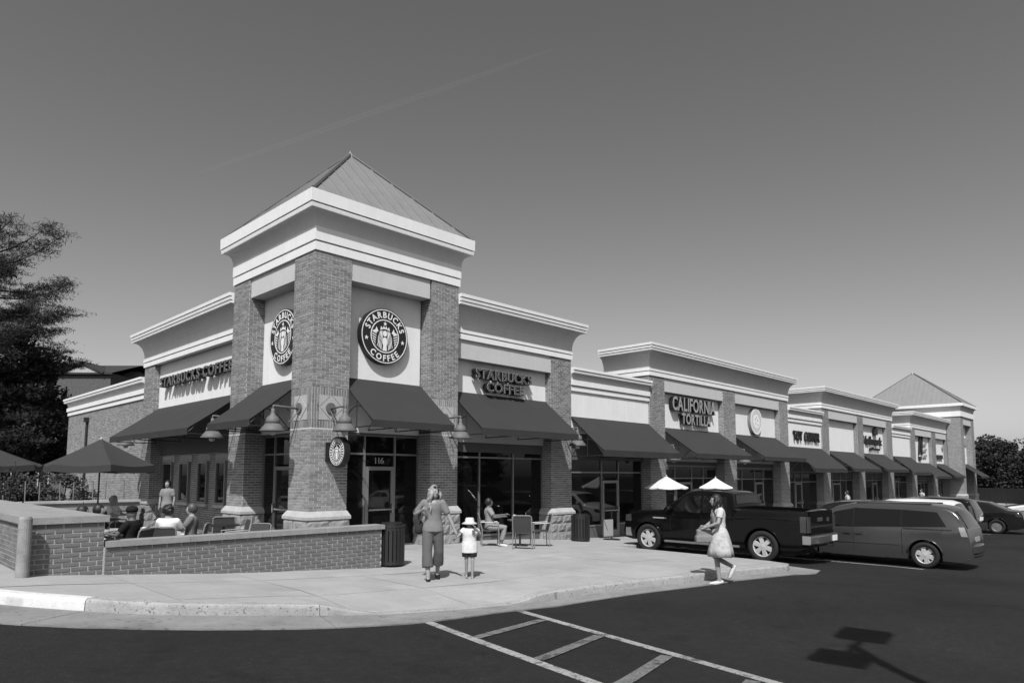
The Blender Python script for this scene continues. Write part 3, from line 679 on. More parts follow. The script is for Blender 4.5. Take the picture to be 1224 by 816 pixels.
wall_bricks(wc, (-5.05, -2.95), 0, 5.09, G, .78)
u = -5.05; 
while u < .05:
    v_ = min(u+1.25, .09); MB().box(u+.004, v_-.004, -3.0, -2.65, .782, .87).build('cap_stone', M['slabcap'], pw); u += 1.25
tw = wroot('planter_wall', 'taller broad brick wall block with flat concrete top at the left', 'wall', (-5.6, -2.9, .4))
tc = MB().box(-6.05, -5.07, -2.945, 11.9, -.2, 1.17).build('core', M['wall_mortar'], tw)
wall_bricks(tc, (-6.06, -2.95), 0, .98, G, 1.17)
mb = MB(); bricks(mb, (-6.05, 2.0), (0, -1), (-1, 0), 4.95, .35, 1.17); stuff(mb.build('brick_facing', M['wall_brick'], tc))
y = -3.0
while y < 11.8:
    y2 = min(y+2.4, 11.9); MB().box(-6.1, -5.02, y+.004, y2-.004, 1.172, 1.27).build('cap_slab', M['slabcap'], tw); y += 2.4
bw = wroot('back_patio_wall', 'pale low wall closing the patio at the back', 'wall', (-2.5, 12.1, 0))
MB().box(-9, -.02, 12.0, 12.3, -.1, .92).build('wall', M['slabcap'], bw)
for k in range(5): MB().box(-9+k*1.8+.004, -9+(k+1)*1.8-.02, 11.93, 12.37, .921, 1.0).build('cap_stone', M['cap'], bw)
# ================================================================== signs and lamps
def flat(T, poly, w0, w1, name, m, parent):
    mb = MB(); mb.rings([[T(u, v, w0) for u, v in poly], [T(u, v, w1) for u, v in poly]]); return mb.build(name, m, parent)
def ring(T, r0, r1, w0, w1, name, m, parent, n=48):
    mb = MB(); k = n
    for (r_, w_) in ((r0, w0), (r1, w0), (r1, w1), (r0, w1)):
        mb.v += [T(r_*math.sin(2*math.pi*i/k), r_*math.cos(2*math.pi*i/k), w_) for i in range(k)]
    for a, b in ((0, 1), (1, 2), (2, 3), (3, 0)):
        mb.f += [(a*k+i, a*k+(i+1)%k, b*k+(i+1)%k, b*k+i) for i in range(k)]
    return mb.build(name, m, parent)
def star(cx, cy, r_, n=5, q=.42): return [(cx+(r_ if i % 2 == 0 else r_*q)*math.sin(math.pi*i/n), cy+(r_ if i % 2 == 0 else r_*q)*math.cos(math.pi*i/n)) for i in range(2*n)]
def circ(r_, n=48, sx=1, cx=0, cy=0): return [(cx+r_*sx*math.sin(2*math.pi*i/n), cy+r_*math.cos(2*math.pi*i/n)) for i in range(n)]
def emblem(T, r_, root, w_, text=True, dim='signwhite'):
    """white-on-black roundel: two rings, curved lettering, stars, crowned long-haired figure with striped tails"""
    wh = M[dim]; e = .006
    ring(T, r_*.935, r_*.965, w_, w_+e, 'outer_ring', wh, root); ring(T, r_*.565, r_*.60, w_, w_+e, 'inner_ring', wh, root)
    if text:
        for txt, top in (('STARBUCKS', True), ('COFFEE', False)):
            h = r_*.215; rho = r_*.665 if top else r_*.885; span = R(150 if top else 96); n = len(txt)
            tw_ = sum(adv(c, h) for c in txt); acc = 0
            for c in txt:
                a_ = adv(c, h); f_ = -span/2+span*(acc+a_/2)/tw_; acc += a_
                sx = .95
                if top: fn = lambda gx, gy, gw, f_=f_, a_=a_: T(math.sin(f_)*(rho+gy)+math.cos(f_)*(gx-a_*.46), math.cos(f_)*(rho+gy)-math.sin(f_)*(gx-a_*.46), w_+gw)
                else: fn = lambda gx, gy, gw, f_=f_, a_=a_: T(math.sin(f_)*(rho-gy)+math.cos(f_)*(gx-a_*.46), -math.cos(f_)*(rho-gy)+math.sin(f_)*(gx-a_*.46), w_+gw)
                letter(c, 'B', fn, h, e, 'letter', wh, root, sx)
        for sx in (-1, 1): flat(T, star(sx*r_*.765, -r_*.14, r_*.085), w_, w_+e, 'star', wh, root)
    s_ = r_*.56
    cw = [(-.36,.36),(-.30,.62),(-.17,.47),(-.10,.66),(0,.52),(.10,.66),(.17,.47),(.30,.62),(.36,.36),(.2,.44),(0,.47),(-.2,.44)]
    flat(T, [(x*s_, y*s_) for x, y in cw], w_, w_+e, 'crown', wh, root)
    flat(T, star(0, .80*s_, .15*s_), w_, w_+e, 'crown_star', wh, root)
    flat(T, circ(.19*s_, 20, .82, 0, .17*s_), w_, w_+e, 'face', wh, root)
    flat(T, [(x*s_, y*s_) for x, y in ((-.10,-.08),(.10,-.08),(.19,-.34),(.12,-.62),(.16,-.93),(-.16,-.93),(-.12,-.62),(-.19,-.34))], w_, w_+e, 'body', wh, root)
    hm = MB()
    for sd in (-1, 1):
        for k in range(5):
            pts = []; x0 = .23+.075*k
            for t in [i/9 for i in range(10)]:
                yy = (.36-.02*k)-t*(1.24-.07*k); xx = x0*(.75+.35*t)+.03*math.sin(t*9+k)
                pts.append((sd*xx*s_, yy*s_))
            for a, b in zip(pts[:-1], pts[1:]):
                dx = .019*s_; hm.q(T(a[0]-dx, a[1], w_+e), T(a[0]+dx, a[1], w_+e), T(b[0]+dx, b[1], w_+e), T(b[0]-dx, b[1], w_+e))
    stuff(hm.build('hair', wh, root))
    tm = MB()
    for sd in (-1, 1):
        for k in range(6):
            y0 = .18-.15*k; xi = .68+.02*k; xo = math.sqrt(max(.05, .93-y0*y0))
            pts = [(xi-.05, y0-.10), (xo, y0+.02), (xo, y0+.085), (xi-.05, y0-.03)]
            tm.q(*[T(sd*x*s_, y*s_, w_+e) for x, y in (pts if sd > 0 else pts[::-1])])
        pts = [(.50,.26),(.66,.56),(.72,.36),(.92,.26),(.70,.16)]
        tm.q(*[T(sd*x*s_, y*s_, w_+e) for x, y in (pts if sd < 0 else pts[::-1])])
    stuff(tm.build('tail', wh, root))
def round_sign(fr, uc, zc, d, r_, th, sg, label):
    c = fr.p(uc, d, zc); root = wroot('round_sign', label, 'sign', c, group='round black and white signs')
    T = lambda u, v, w_: fr.p(uc+u*sg, d-w_, zc+v)
    ring(T, .0001, r_, 0, th, 'sign_body', M['black'], root, 56); flat(T, circ(r_*.995, 56), th-.01, th+.001, 'sign_face', M['black2'], root)
    emblem(T, r_, root, th+.002); return root
round_sign(FR, 2.27, 5.62, .45, .76, .17, 1, 'round black and white coffee sign on the plaza side of the tower')
round_sign(FL, 2.13, 5.58, .45, .76, .17, -1, 'round black and white coffee sign on the patio side of the tower')
bs = wroot('hanging_round_sign', 'small round black sign hanging from a bracket on the corner post', 'sign', (.5, -.45, 2.44))
T = lambda u, v, w_: (.50-w_, -.48-u, 2.44+v)
ring(T, .0001, .37, -.07, .07, 'sign_body', M['black'], bs, 40); flat(T, circ(.365, 40), .06, .071, 'sign_face', M['black2'], bs)
T3 = lambda u, v, w_: (.50-w_, -.48-u, 2.44+v); emblem(T3, .33, bs, .072, text=False); [flat(T3, [(r0*math.sin(a), r0*math.cos(a)) for r0, a in ((.225, k*.24-.06), (.295, k*.24-.045), (.295, k*.24+.045), (.225, k*.24+.06))], .072, .076, 'small_letter', M['signwhite'], bs) for k in range(26)]
MB().box(.40, .62, -.16, -.008, 2.22, 2.68).build('bracket_box', M['black'], bs); MB().bar((.5, -.1, 2.62), (.5, -.3, 2.62), .05).build('bracket_arm', M['steel'], bs)

def channel_sign(fr, rows, sg, label, group=None, dp=.20, stand=.06, face=True, m='alu', cat='sign', d=.26, name='letter_sign'):
    u0, z0 = rows[0][1], rows[0][2]; root = wroot(name, label, cat, fr.p(u0, d, z0), group=group)
    for txt, u, z, h, wd in rows:
        T = lambda a, b, w_, u=u, z=z: fr.p(u+a*sg, d-stand-w_, z+b)
        T2 = (lambda a, b, w_, u=u, z=z: fr.p(u+(a+.012*0)*sg, d-stand-dp-w_, z+b)) if face else None
        if face:
            text_line(txt, 'B', T, h, dp, 'letter', M['black'], root, wd)
            Tr = lambda a, b, w_, u=u, z=z: fr.p(u+a*sg, d-stand-dp-w_-.001, z+b)
            text_line(txt, 'B', Tr, h, .006, 'letter_rim', M['signgrey'], root, wd)
            Ti = lambda a, b, w_, u=u, z=z: fr.p(u+a*sg, d-stand-dp-w_-.008, z+b)
            text_line(txt, 'I', Ti, h, .004, 'letter_face', M['black2'], root, wd)
        else: text_line(txt, 'B', T, h, dp, 'letter', M[m], root, wd)
    return root
channel_sign(FR2, [('STARBUCKS', 5.62, 4.86, .29, 2.55), ('COFFEE', 6.08, 4.48, .28, 1.72)], 1, 'two-line dark channel letter sign on the shop beside the tower', 'dark channel letter signs')
channel_sign(FL2, [('STARBUCKS COFFEE', 11.35, 5.03, .33, 6.2)], -1, 'one-line dark channel letter sign over the patio awning', 'dark channel letter signs', d=.2)
cal = channel_sign(FR2, [('CALIFORNIA', 16.95, 4.68, .57, 3.77), ('TORTILLA', 17.71, 4.12, .44, 2.55)], 1, 'two-line pale-faced lettering of the tortilla restaurant', None, .18, .05, False, 'black')
for (txt, u, z, h, wd) in (('CALIFORNIA', 16.95, 4.68, .57, 3.77), ('TORTILLA', 17.71, 4.12, .44, 2.55)):
    text_line(txt, 'I' if 0 else 'B', (lambda a, b, w_, u=u, z=z: FR2.p(u+a, .26-.232-w_, z+b)), h, .004, 'letter_face', M['signgrey'], cal, wd)
dr_ = wroot('pale_round_sign', 'pale round sign with rings on the bay right of the tortilla lettering', 'sign', (25.11, .4, 4.63))
T = lambda u, v, w_: FR2.p(25.11+u, .26-w_, 4.63+v)
ring(T, .0001, .68, 0, .16, 'sign_body', M['alu'], dr_, 36); ring(T, .57, .66, .16, .168, 'outer_ring', M['signwhite'], dr_, 36); flat(T, circ(.56, 36), .155, .166, 'sign_face', M['cove'], dr_); flat(T, circ(.36, 30), .16, .172, 'centre_disc', M['signwhite'], dr_)
for k, (a, b) in enumerate(((-.14,.1),(.12,.06),(-.1,-.1),(.14,-.16),(0,.2))): flat(T, [(a-.05,b-.03),(a+.05,b-.03),(a+.03,b+.03),(a-.04,b+.03)], .17, .177, 'mark', M['signgrey'], dr_)
channel_sign(FR2, [('TOY', 29.45, 3.86, .52, 1.3), ('CORNER', 31.0, 3.86, .52, 2.3)], 1, 'dark toy shop lettering on the low white front', None, .07, .04, False, 'black', d=.06)
hs = channel_sign(FR2, [('Hallmark', 41.7, 4.05, .6, 4.2), ('gold crown', 43.0, 3.68, .22, 2.3)], 1, 'dark script lettering with a crown on the tall block', None, .07, .05, False, 'black')
T = lambda u, v, w_: FR2.p(44.3+u, .26-.05-w_, 4.78+v)
flat(T, [(-.35,0),(-.4,.45),(-.2,.22),(0,.55),(.2,.22),(.4,.45),(.35,0)], 0, .14, 'crown', M['black'], hs)
def blob_sign(x, z, w_, h, label, kind):
    s_ = wroot('small_letter_sign', label, 'sign', (x, .1, z)); T = lambda u, v, q: FR2.p(x+u, .25-q, z+v)
    if kind == 0:      # slanting script initial with a dark block below and two small words
        for a in ((-.9,-.6,-.45,1.3),(-.5,1.3,-.1,-.6),(-.1,-.6,.3,1.3)): flat(T, [(a[0]-.09, a[1]), (a[0]+.09, a[1]), (a[2]+.09, a[3]*.8), (a[2]-.09, a[3]*.8)], 0, .12, 'letter', M['black'], s_)
        flat(T, [(-1.0,-1.0),(-.2,-1.0),(-.2,-.72),(-1.0,-.72)], 0, .1, 'dark_block', M['black'], s_)
        for k in range(3): flat(T, [(.35+.1*k, -.8+.5*k), (1.5, -.7+.5*k), (1.5, -.5+.5*k), (.35+.1*k, -.6+.5*k)], 0, .1, 'small_word', M['signgrey'], s_)
    elif kind == 1:
        flat(T, [(-1.0,-.7),(1.0,-.7),(.95,-.35),(-1.05,-.35)], 0, .12, 'word', M['black'], s_); flat(T, circ(.26, 14, 1, 1.3, .35), 0, .1, 'dot', M['signgrey'], s_)
    else: flat(T, [(-1.2,-.1),(1.2,-.1),(1.2,.5),(.3,.5),(0,-.4),(-.4,.5),(-1.2,.5)], 0, .1, 'word', M['signgrey'], s_)
blob_sign(56.6, 4.2, 2, 1, 'dark slanting script sign, second from the far tower', 0)
blob_sign(62.5, 4.1, 2, 1, 'small dark word sign next to the far tower', 1)
fts = wroot('tower_word_sign', 'grey word sign on the far tower panel', 'sign', (67.1, -.4, 5.0)); T = lambda u, v, q: (67.1+u, -.41-q, 5.0+v)
flat(T, [(-1.5,-.25),(1.5,-.25),(1.5,.45),(-1.5,.45)], 0, .1, 'word', M['signgrey'], fts)
num = wroot('door_number', 'pale house number on the glass above the entrance door', 'number', (2.2, .55, 2.2))
text_line('116', 'B', lambda a, b, w_: FR.p(2.17+a, .565-w_, 2.20+b), .16, .004, 'digit', M['signgrey'], num, .36)

def wall_lamp(fr, u, z, label):
    c = fr.p(u, 0, z); r_ = wroot('wall_lamp', label, 'lamp', c, group='gooseneck wall lamps on the brick piers')
    n = (fr.N[0], fr.N[1], 0)
    MB().lathe(fr.p(u, -.005, z), [(.001, .05), (.13, .05), (.13, 0), (.001, 0)], 16, n).build('wall_plate', M['lampm'], r_)
    q = .70; h = z
    MB().tube([fr.p(u, -.03, z-.02), fr.p(u, -q*.6, z), fr.p(u, -q, z+.01), fr.p(u, -q, z-.10)], .026, 8).build('arm', M['lampm'], r_, True)
    MB().tube([fr.p(u, -.03, z-.06), fr.p(u, -.22, z-.30), fr.p(u, -.30, z-.36)], .014, 6).build('brace', M['lampm'], r_)
    b = fr.p(u, -q, 0)
    MB().lathe((b[0], b[1], z-.42), [(.165, 0), (.16, .07), (.135, .15), (.07, .20), (.045, .28), (.045, .36), (.0, .37)], 16).build('lamp_head', M['lampm'], r_, True)
    MB().lathe((b[0], b[1], z-.60), [(.295, 0), (.30, .012), (.165, .18), (.14, .185), (.155, .175), (.285, .006), (.295, 0)], 22, cap=False).build('lamp_shade', M['lampm'], r_, True)
    MB().lathe((b[0], b[1], z-.70), [(.0, 0), (.07, .02), (.085, .10), (.06, .25)], 12).build('bulb_glass', M['cap'], r_, True)
for fr, u, z, lb in ((FL, .55, 3.53, 'wall lamp on the patio side of the corner post'), (FR, .5, 3.53, 'wall lamp on the corner post above the hanging round sign'), (FR, 4.15, 3.5, 'wall lamp on the pier right of the entrance'),
                     (FR2, 9.65, 3.48, 'wall lamp on the pier right of the two-line sign'), (FL, 4.1, 3.5, 'wall lamp on the left pier of the tower'), (FL2, 12.65, 3.55, 'wall lamp at the left end of the patio awning'),
                     (FR2, 15.75, 3.1, 'wall lamp on the pier left of the tortilla sign'), (FR2, 22.0, 3.1, 'wall lamp on the pier right of the tortilla sign')): wall_lamp(fr, u, z, lb)

# ================================================================== street furniture
def bin_(x, y, label, r_=.30, h=.95, dome=False):
    z = G(x); b = empty('litter_bin', label, 'litter bin', (x, y, z), rnd.random(), 'slatted litter bins')
    MB().lathe((0,0,.05), [(.001,0), (r_-.05, 0), (r_-.05, h-.15), (.001, h-.15)], 16).build('liner', M['black'], b)
    for k in range(20):
        a = 2*math.pi*k/20; c, s_ = math.cos(a), math.sin(a)
        MB().obox((c*r_, s_*r_, h/2-.03), (-s_, c, 0), (c, s_, 0), (0,0,1), .032, .008, h/2-.07).build('slat', M['steel'], b)
    for z_ in (.06, h-.18): ring(lambda u, v, w_: (u, v, z_+w_), r_-.03, r_+.012, 0, .05, 'hoop', M['steel'], b, 20)
    ring(lambda u, v, w_: (u, v, h-.12+w_), .14, r_+.02, 0, .05, 'lid', M['steel'], b, 20)
    ring(lambda u, v, w_: (u, v, h-.07+w_), .14, r_-.05, 0, .05, 'lid_rim', M['steel'], b, 20)
bin_(.36, -2.86, 'black slatted litter bin at the end of the low brick wall', .26, .93); bin_(9.65, -.5, 'black slatted litter bin beside the pier left of the glass door', .30, .92)
def chair(x, y, rz, label, z=None, group='metal patio chairs with dark mesh'):
    z = G(x) if z is None else z
    c = empty('patio_chair', label, 'chair', (x, y, z), rz, group)     # local: faces +x
    for sx in (-1, 1):
        for sy in (-1, 1): MB().tube([(sx*.24, sy*.26, 0), (sx*.22, sy*.25, .43 if sx < 0 else .64)], .014, 6).build('leg', M['tubem'], c)
        MB().tube([(.23, sx*.255, .64), (-.2, sx*.26, .66), (-.26, sx*.25, .66)], .016, 6).build('armrest', M['tubem'], c)
    MB().tube([(-.22, -.25, .42), (-.32, -.25, .86), (-.33, -.2, .89), (-.33, .2, .89), (-.32, .25, .86), (-.22, .25, .42)], .015, 6).build('back_frame', M['tubem'], c)
    mb = MB(); mb.rings([[(-.21-.012, -.235, .45), (-.21-.012, .235, .45), (-.21+.012, .235, .45), (-.21+.012, -.235, .45)], [(-.27-.012, -.24, .68), (-.27-.012, .24, .68), (-.27+.012, .24, .68), (-.27+.012, -.24, .68)], [(-.325, -.22, .87), (-.325, .22, .87), (-.30, .22, .87), (-.30, -.22, .87)]]); mb.build('backrest', M['chair'], c)
    MB().box(-.23, .24, -.24, .24, .42, .45).build('seat', M['chair'], c); return c
def table(x, y, label, z=None, r_=.36, top='wood'):
    z = G(x) if z is None else z; t = empty('cafe_table', label, 'table', (x, y, z), .3, 'round patio tables')
    MB().lathe((0,0,.70), [(.001,0),(r_-.02,0),(r_,.012),(r_,.03),(.001,.034)], 24).build('table_top', M[top], t)
    MB().tube([(0,0,.02),(0,0,.70)], .03, 8).build('column', M['steel'], t)
    MB().lathe((0,0,0), [(.22,0),(.21,.02),(.04,.05)], 18).build('base', M['steel'], t); return t
def cup(x, y, z, label):
    c = empty('paper_cup', label, 'cup', (x, y, z), 0, 'white paper cups'); MB().lathe((0,0,0), [(.028,0),(.038,.11),(.001,.11)], 12).build('cup', M['signwhite'], c); MB().lathe((0,0,.11), [(.041,0),(.038,.015),(.001,.016)], 12).build('lid', M['signwhite'], c)
chair(4.98, -2.32, R(35), 'metal chair with its dark mesh back towards the camera, right of the seated man')
chair(6.25, -1.75, R(140), 'empty metal chair right of the small table near the litter bin')
table(5.75, -1.45, 'small round table between the seated man and the empty chairs')
cup(5.55, -1.42, G(5.5)+.735, 'white paper cup in front of the seated man')
ms = empty('folded_paper', 'white folded paper standing on the small table', 'paper', (5.92, -1.55, G(5.9)+.735), .7); MB().q((-.1,0,0),(.1,0,0),(.1,.03,.2),(-.1,.03,.2)).q((.1,.06,0),(-.1,.06,0),(-.1,.03,.2),(.1,.03,.2)).build('sheet', M['signwhite'], ms)
# stand with a round base by the glass door
st = empty('stand_sign', 'low grey board on a dark stand with round base beside the glass door', 'stand', (11.6, -.35, G(11.6)), R(-10))
MB().lathe((0,0,0), [(.30,0),(.29,.03),(.03,.06)], 20).build('base', M['steel'], st); MB().tube([(0,0,.04),(0,0,1.0)], .02, 8).build('pole', M['steel'], st); MB().box(-.42, .02, -.05, -.03, .14, .72).build('board', M['signgrey'], st); MB().bar((-.5,-.04,.85),(-.25,-.04,.35),.025).build('rail', M['chrome'], st)
# bollard
bo = tag(MB().tube([(-6.12,-3.14,.40),(-6.12,-3.14,.55),(-6.12,-3.14,1.27),(-6.12,-3.14,1.30)], [.085,.085,.085,.07], 20).build('bollard', mat('weathered_bollard', .26, .8, .25, 6, .3, 40)), 'grey metal bollard before the taller brick wall', 'bollard')
def umbrella(x, y, z0, zt, r_, drop_, m, label, sides=8, val=.0, grp=None, rot=0.0, tab=False):
    u_ = empty('parasol', label, 'parasol', (x, y, z0), rot, grp); H = zt-z0
    mb = MB(); n = sides*4; rows = []
    for j in range(7):
        t = j/6; ring_ = []
        for i in range(n):
            a = 2*math.pi*i/n; ph = (a*sides/(2*math.pi)) % 1; k = math.cos(math.pi/sides)/math.cos((ph-.5)*2*math.pi/sides)
            rr = max(.012, t)*r_*k; scal = -.05*r_*t*math.sin(math.pi*ph)
            ring_.append((rr*math.cos(a), rr*math.sin(a), H-drop_*(t**1.08)-scal*0+ (-.03*math.sin(math.pi*t)) + scal*.8*t))
        rows.append(ring_)
    if val: rows.append([(p[0]*1.005, p[1]*1.005, p[2]-val) for p in rows[-1]])
    mb.rings(rows[::-1], cap=False); mb.build('canopy', m, u_)
    MB().tube([(0,0,0),(0,0,H-.02)], .02, 8).build('pole', M['steel'], u_); MB().lathe((0,0,H-.03), [(.03,0),(.035,.05),(.0,.10)], 10).build('finial', M['cap'], u_)
    for k in range(sides):
        a = 2*math.pi*k/sides; MB().bar((.02*math.cos(a), .02*math.sin(a), H-.05), (r_*.97*math.cos(a), r_*.97*math.sin(a), H-drop_-.04), .012).build('rib', M['steel'], u_)
    MB().lathe((0,0,0), [(.26,0),(.25,.06),(.05,.09)], 18).build('base', M['steel'], u_)
umbrella(14.45, -.85, G(14.4), 1.86, .82, .42, M['umbw'], 'white parasol left of the pickup cab', 6, .04, 'white cafe parasols', .2)
umbrella(18.3, -.85, G(18.3), 1.80, .78, .40, M['umbw'], 'white parasol above the pickup cab roof, right of the other', 6, .04, 'white cafe parasols', .5)
umbrella(-3.15, 5.0, 0, 2.80, 1.30, .66, M['umbd'], 'large dark parasol over the patio tables', 6, .17, 'dark patio parasols', .45)
umbrella(-4.95, 9.1, .0, 2.72, 1.45, .55, M['umbd'], 'dark parasol cut off by the left edge of the picture', 6, .17, 'dark patio parasols', .2)
# parking lot lamp post that throws its shadow across the lot (stands right of the picture)
H_ = 7.6; k_ = H_/math.tan(SUN_EL); px_, py_ = .5-k_*math.cos(SUN_AZ), -12.03-k_*math.sin(SUN_AZ)
lp = empty('lamp_post', 'tall parking lot lamp post with two box heads', 'lamp post', (px_, py_, LOT(px_)))
MB().tube([(0,0,0),(0,0,H_)], [.10,.07], 12).build('pole', M['steel'], lp)
MB().bar((-.45,-.06,H_-.05),(.45,.06,H_-.05),.06).build('arm', M['steel'], lp)
for s_ in (-1, 1): MB().obox((s_*.72, s_*.10, H_), (.64, -.77, 0) if 0 else (1, .13, 0), (-.13, 1, 0), (0,0,1), .34, .27, .09).build('lamp_head', M['steel'], lp)
# hoops of a rail behind the patio wall
for k in range(4):
    x = -3.9+k*1.0; hp = tag(MB().tube([(x, 12.9, .1), (x, 12.9, 1.62), (x+.6, 12.95, 1.66), (x+.62, 12.95, .1)], .022, 6).build('metal_hoop', M['alu']), 'thin pale metal hoop rail behind the patio wall, number %s from the left' % ('one', 'two', 'three', 'four')[k], 'rail', 'hoop rails behind the patio')
# ================================================================== vehicles
def paint(name, v, rough=.08, metal=0, spec=.28): return mat(name, v, rough, 0, spec=spec, metal=metal)
M['rimm'] = mat('alloy_rim', .62, .35, metal=.45)
M['pblack'] = paint('black_car_paint', .004); M['pgrey'] = paint('grey_car_paint', .10, .2, .6); M['pwhite'] = paint('white_car_paint', .72); M['pdark'] = paint('dark_car_paint', .014)
M['lens2'] = mat('clear_lens', .30, .15, spec=.6); M['tyre'] = mat('tyre_rubber', .016, .85); M['cglass'] = mat('car_glass', .006, .02, spec=.55); M['tail'] = mat('lamp_lens', .05, .25, spec=.35); M['plastic'] = mat('dark_plastic', .022, .6); M['seam'] = mat('panel_gap', .004, .9)
def car(name, label, sp, pm, loc, rz, near=True, group='cars parked in front of the shops'):
    root = empty(name, label, sp.get('cat', 'car'), loc, rz, group)
    P = np.array(sp['prof']); x0, x1 = P[0, 0], P[-1, 0]; wb = sp['w']/2; ax = sp['axles']; Rw = sp['rw']; ra = Rw+.065; gb = sp.get('gc', .24); bed = sp.get('bed')
    fx = np.linspace(x0, x1, 400); fz = np.interp(fx, P[:, 0], P[:, 1]); kk = np.ones(9)/9
    if not bed: fz2 = np.convolve(np.pad(fz, 4, 'edge'), kk, 'valid'); fz = fz2
    top = lambda x: float(np.interp(x, fx, fz))
    def belt(x): b = sp['belt']; return float(np.interp(x, [x0, x1], b))
    def pt(x):
        a = (x-x0)/(x1-x0); e = abs(2*a-1); return 1-sp.get('taper', .10)*max(0, (e-.62)/.38)**2.2
    def wid(x, z):
        h = wb*pt(x); b = belt(x)
        if z <= b: t = (b-z)/max(.1, b-.2); return h*(1-.07*max(0, t-.25)**2-.012*(1-min(1, abs(t-.3)*3)))
        return h*(1-.0)-(z-b)*sp.get('tum', .30)
    def bot(x):
        z = gb
        for a in ax:
            if abs(x-a) < ra: z = max(z, Rw+math.sqrt(ra*ra-(x-a)**2)*1.0)
        if x-x0 < .35: z = max(z, gb+.10*(1-(x-x0)/.35))
        if x1-x < .35: z = max(z, gb+.06*(1-(x1-x)/.35))
        return z
    st_ = set(np.linspace(x0, x1, 70).tolist())
    for a in ax:
        for t in np.linspace(-ra, ra, 19): st_.add(float(a+t))
        st_.add(a-ra-.004); st_.add(a+ra+.004)
    if bed: st_ |= {bed[0], bed[0]+.012, bed[1], bed[1]-.012}
    for q in sp['prof']: st_.add(q[0])
    S = sorted(st_); S = [S[0]]+[b for a, b in zip(S[:-1], S[1:]) if b-a > .003]
    rings = []; crown = sp.get('crown', .03)
    def ya(x):
        zt = top(x); rr = min(.10, (zt-bot(x))*.3); return wid(x, zt-rr)-rr*.9
    for x in S:
        zb, zt = bot(x), top(x); zb = min(zb, zt-.08); rr = min(.10, (zt-zb)*.3); zs = zt-rr; half = []
        for j in range(11): z = zb+(zs-zb)*j/10; half.append((wid(x, z), z))
        ys = half[-1][0]
        inb = bed and bed[0]+.006 < x < bed[1]-.006
        if inb:
            half[-1] = (ys, zs); w_ = ys
            half += [(w_-.004, zt-.02), (w_-.02, zt), (w_-.075, zt), (w_-.09, zt-.015)]+[(w_-.10, bed[2]), (w_*.6, bed[2]), (w_*.3, bed[2]), (0, bed[2])]
        else:
            for k in range(1, 5): a = k*math.pi/8; half.append((ys-rr*.9*(1-math.cos(a)), zs+rr*math.sin(a)))
            yt = half[-1][0]
            for f_ in (.72, .48, .24, 0): half.append((yt*f_, zt+crown*(1-f_*f_)))
        rings.append([(x, y, z) for y, z in half]+[(x, -y, z) for y, z in half[-2::-1]])
    mb = MB(); mb.rings([r_[::-1] for r_ in rings]); body = mb.build('body', pm, root, True)
    body.data.polygons.foreach_set('use_smooth', [True]*len(body.data.polygons))
    try: body.data.set_sharp_from_angle(angle=R(32))
    except Exception: pass
    def side(name_, c4, m, parent, off=.006, nu=8, nv=5, sides=(1, -1)):
        for s_ in sides:
            rs = []
            for j in range(nv+1):
                row = []
                for i in range(nu+1):
                    u, v = i/nu, j/nv
                    x = (c4[0][0]*(1-u)+c4[1][0]*u)*(1-v)+(c4[3][0]*(1-u)+c4[2][0]*u)*v; z = (c4[0][1]*(1-u)+c4[1][1]*u)*(1-v)+(c4[3][1]*(1-u)+c4[2][1]*u)*v
                    row.append((x, s_*(wid(x, z)+off), z))
                rs.append(row)
            m_ = MB(); m_.rings(rs if s_ < 0 else [r_[::-1] for r_ in rs], cap=False, closed=False); m_.build(name_, m, parent, True)
    def over(name_, xa, xb, f0, f1, m, parent, off=.012, n=8):      # patch on the top outline (windscreen, rear window)
        rs = []
        for i in range(n+1):
            x = xa+(xb-xa)*i/n; e = .02; sl = (top(x+e)-top(x-e))/(2*e); nn = Vector((-sl, 0, 1)).normalized(); f_ = f0+(f1-f0)*i/n; w_ = ya(x)*f_+.03
            rs.append([(x+nn.x*off, w_*k, top(x)+crown*(1-(abs(k)*f_)**2)+nn.z*off) for k in (-1, -.6, -.2, .2, .6, 1)])
        m_ = MB(); m_.rings(rs[::-1], cap=False, closed=False); m_.build(name_, m, parent, True)
    for wnd in sp['windows']: side('side_window', wnd, M['cglass'], root)
    for o in sp.get('over', ()): over(*o, M['cglass'], root)
    for x in sp.get('seams', ()): side('door_gap', [(x-.006, gb+.12), (x+.006, gb+.12), (x+.006, belt(x)-.01), (x-.006, belt(x)-.01)], M['seam'], root, .003, 1, 5)
    for x in sp.get('handles', ()): side('door_handle', [(x-.10, belt(x)-.16), (x+.10, belt(x)-.16), (x+.10, belt(x)-.12), (x-.10, belt(x)-.12)], sp.get('hm', pm), root, .03, 2, 1)
    for nm, c4, m in sp.get('patches', ()): side(nm, c4, M[m], root, .012)
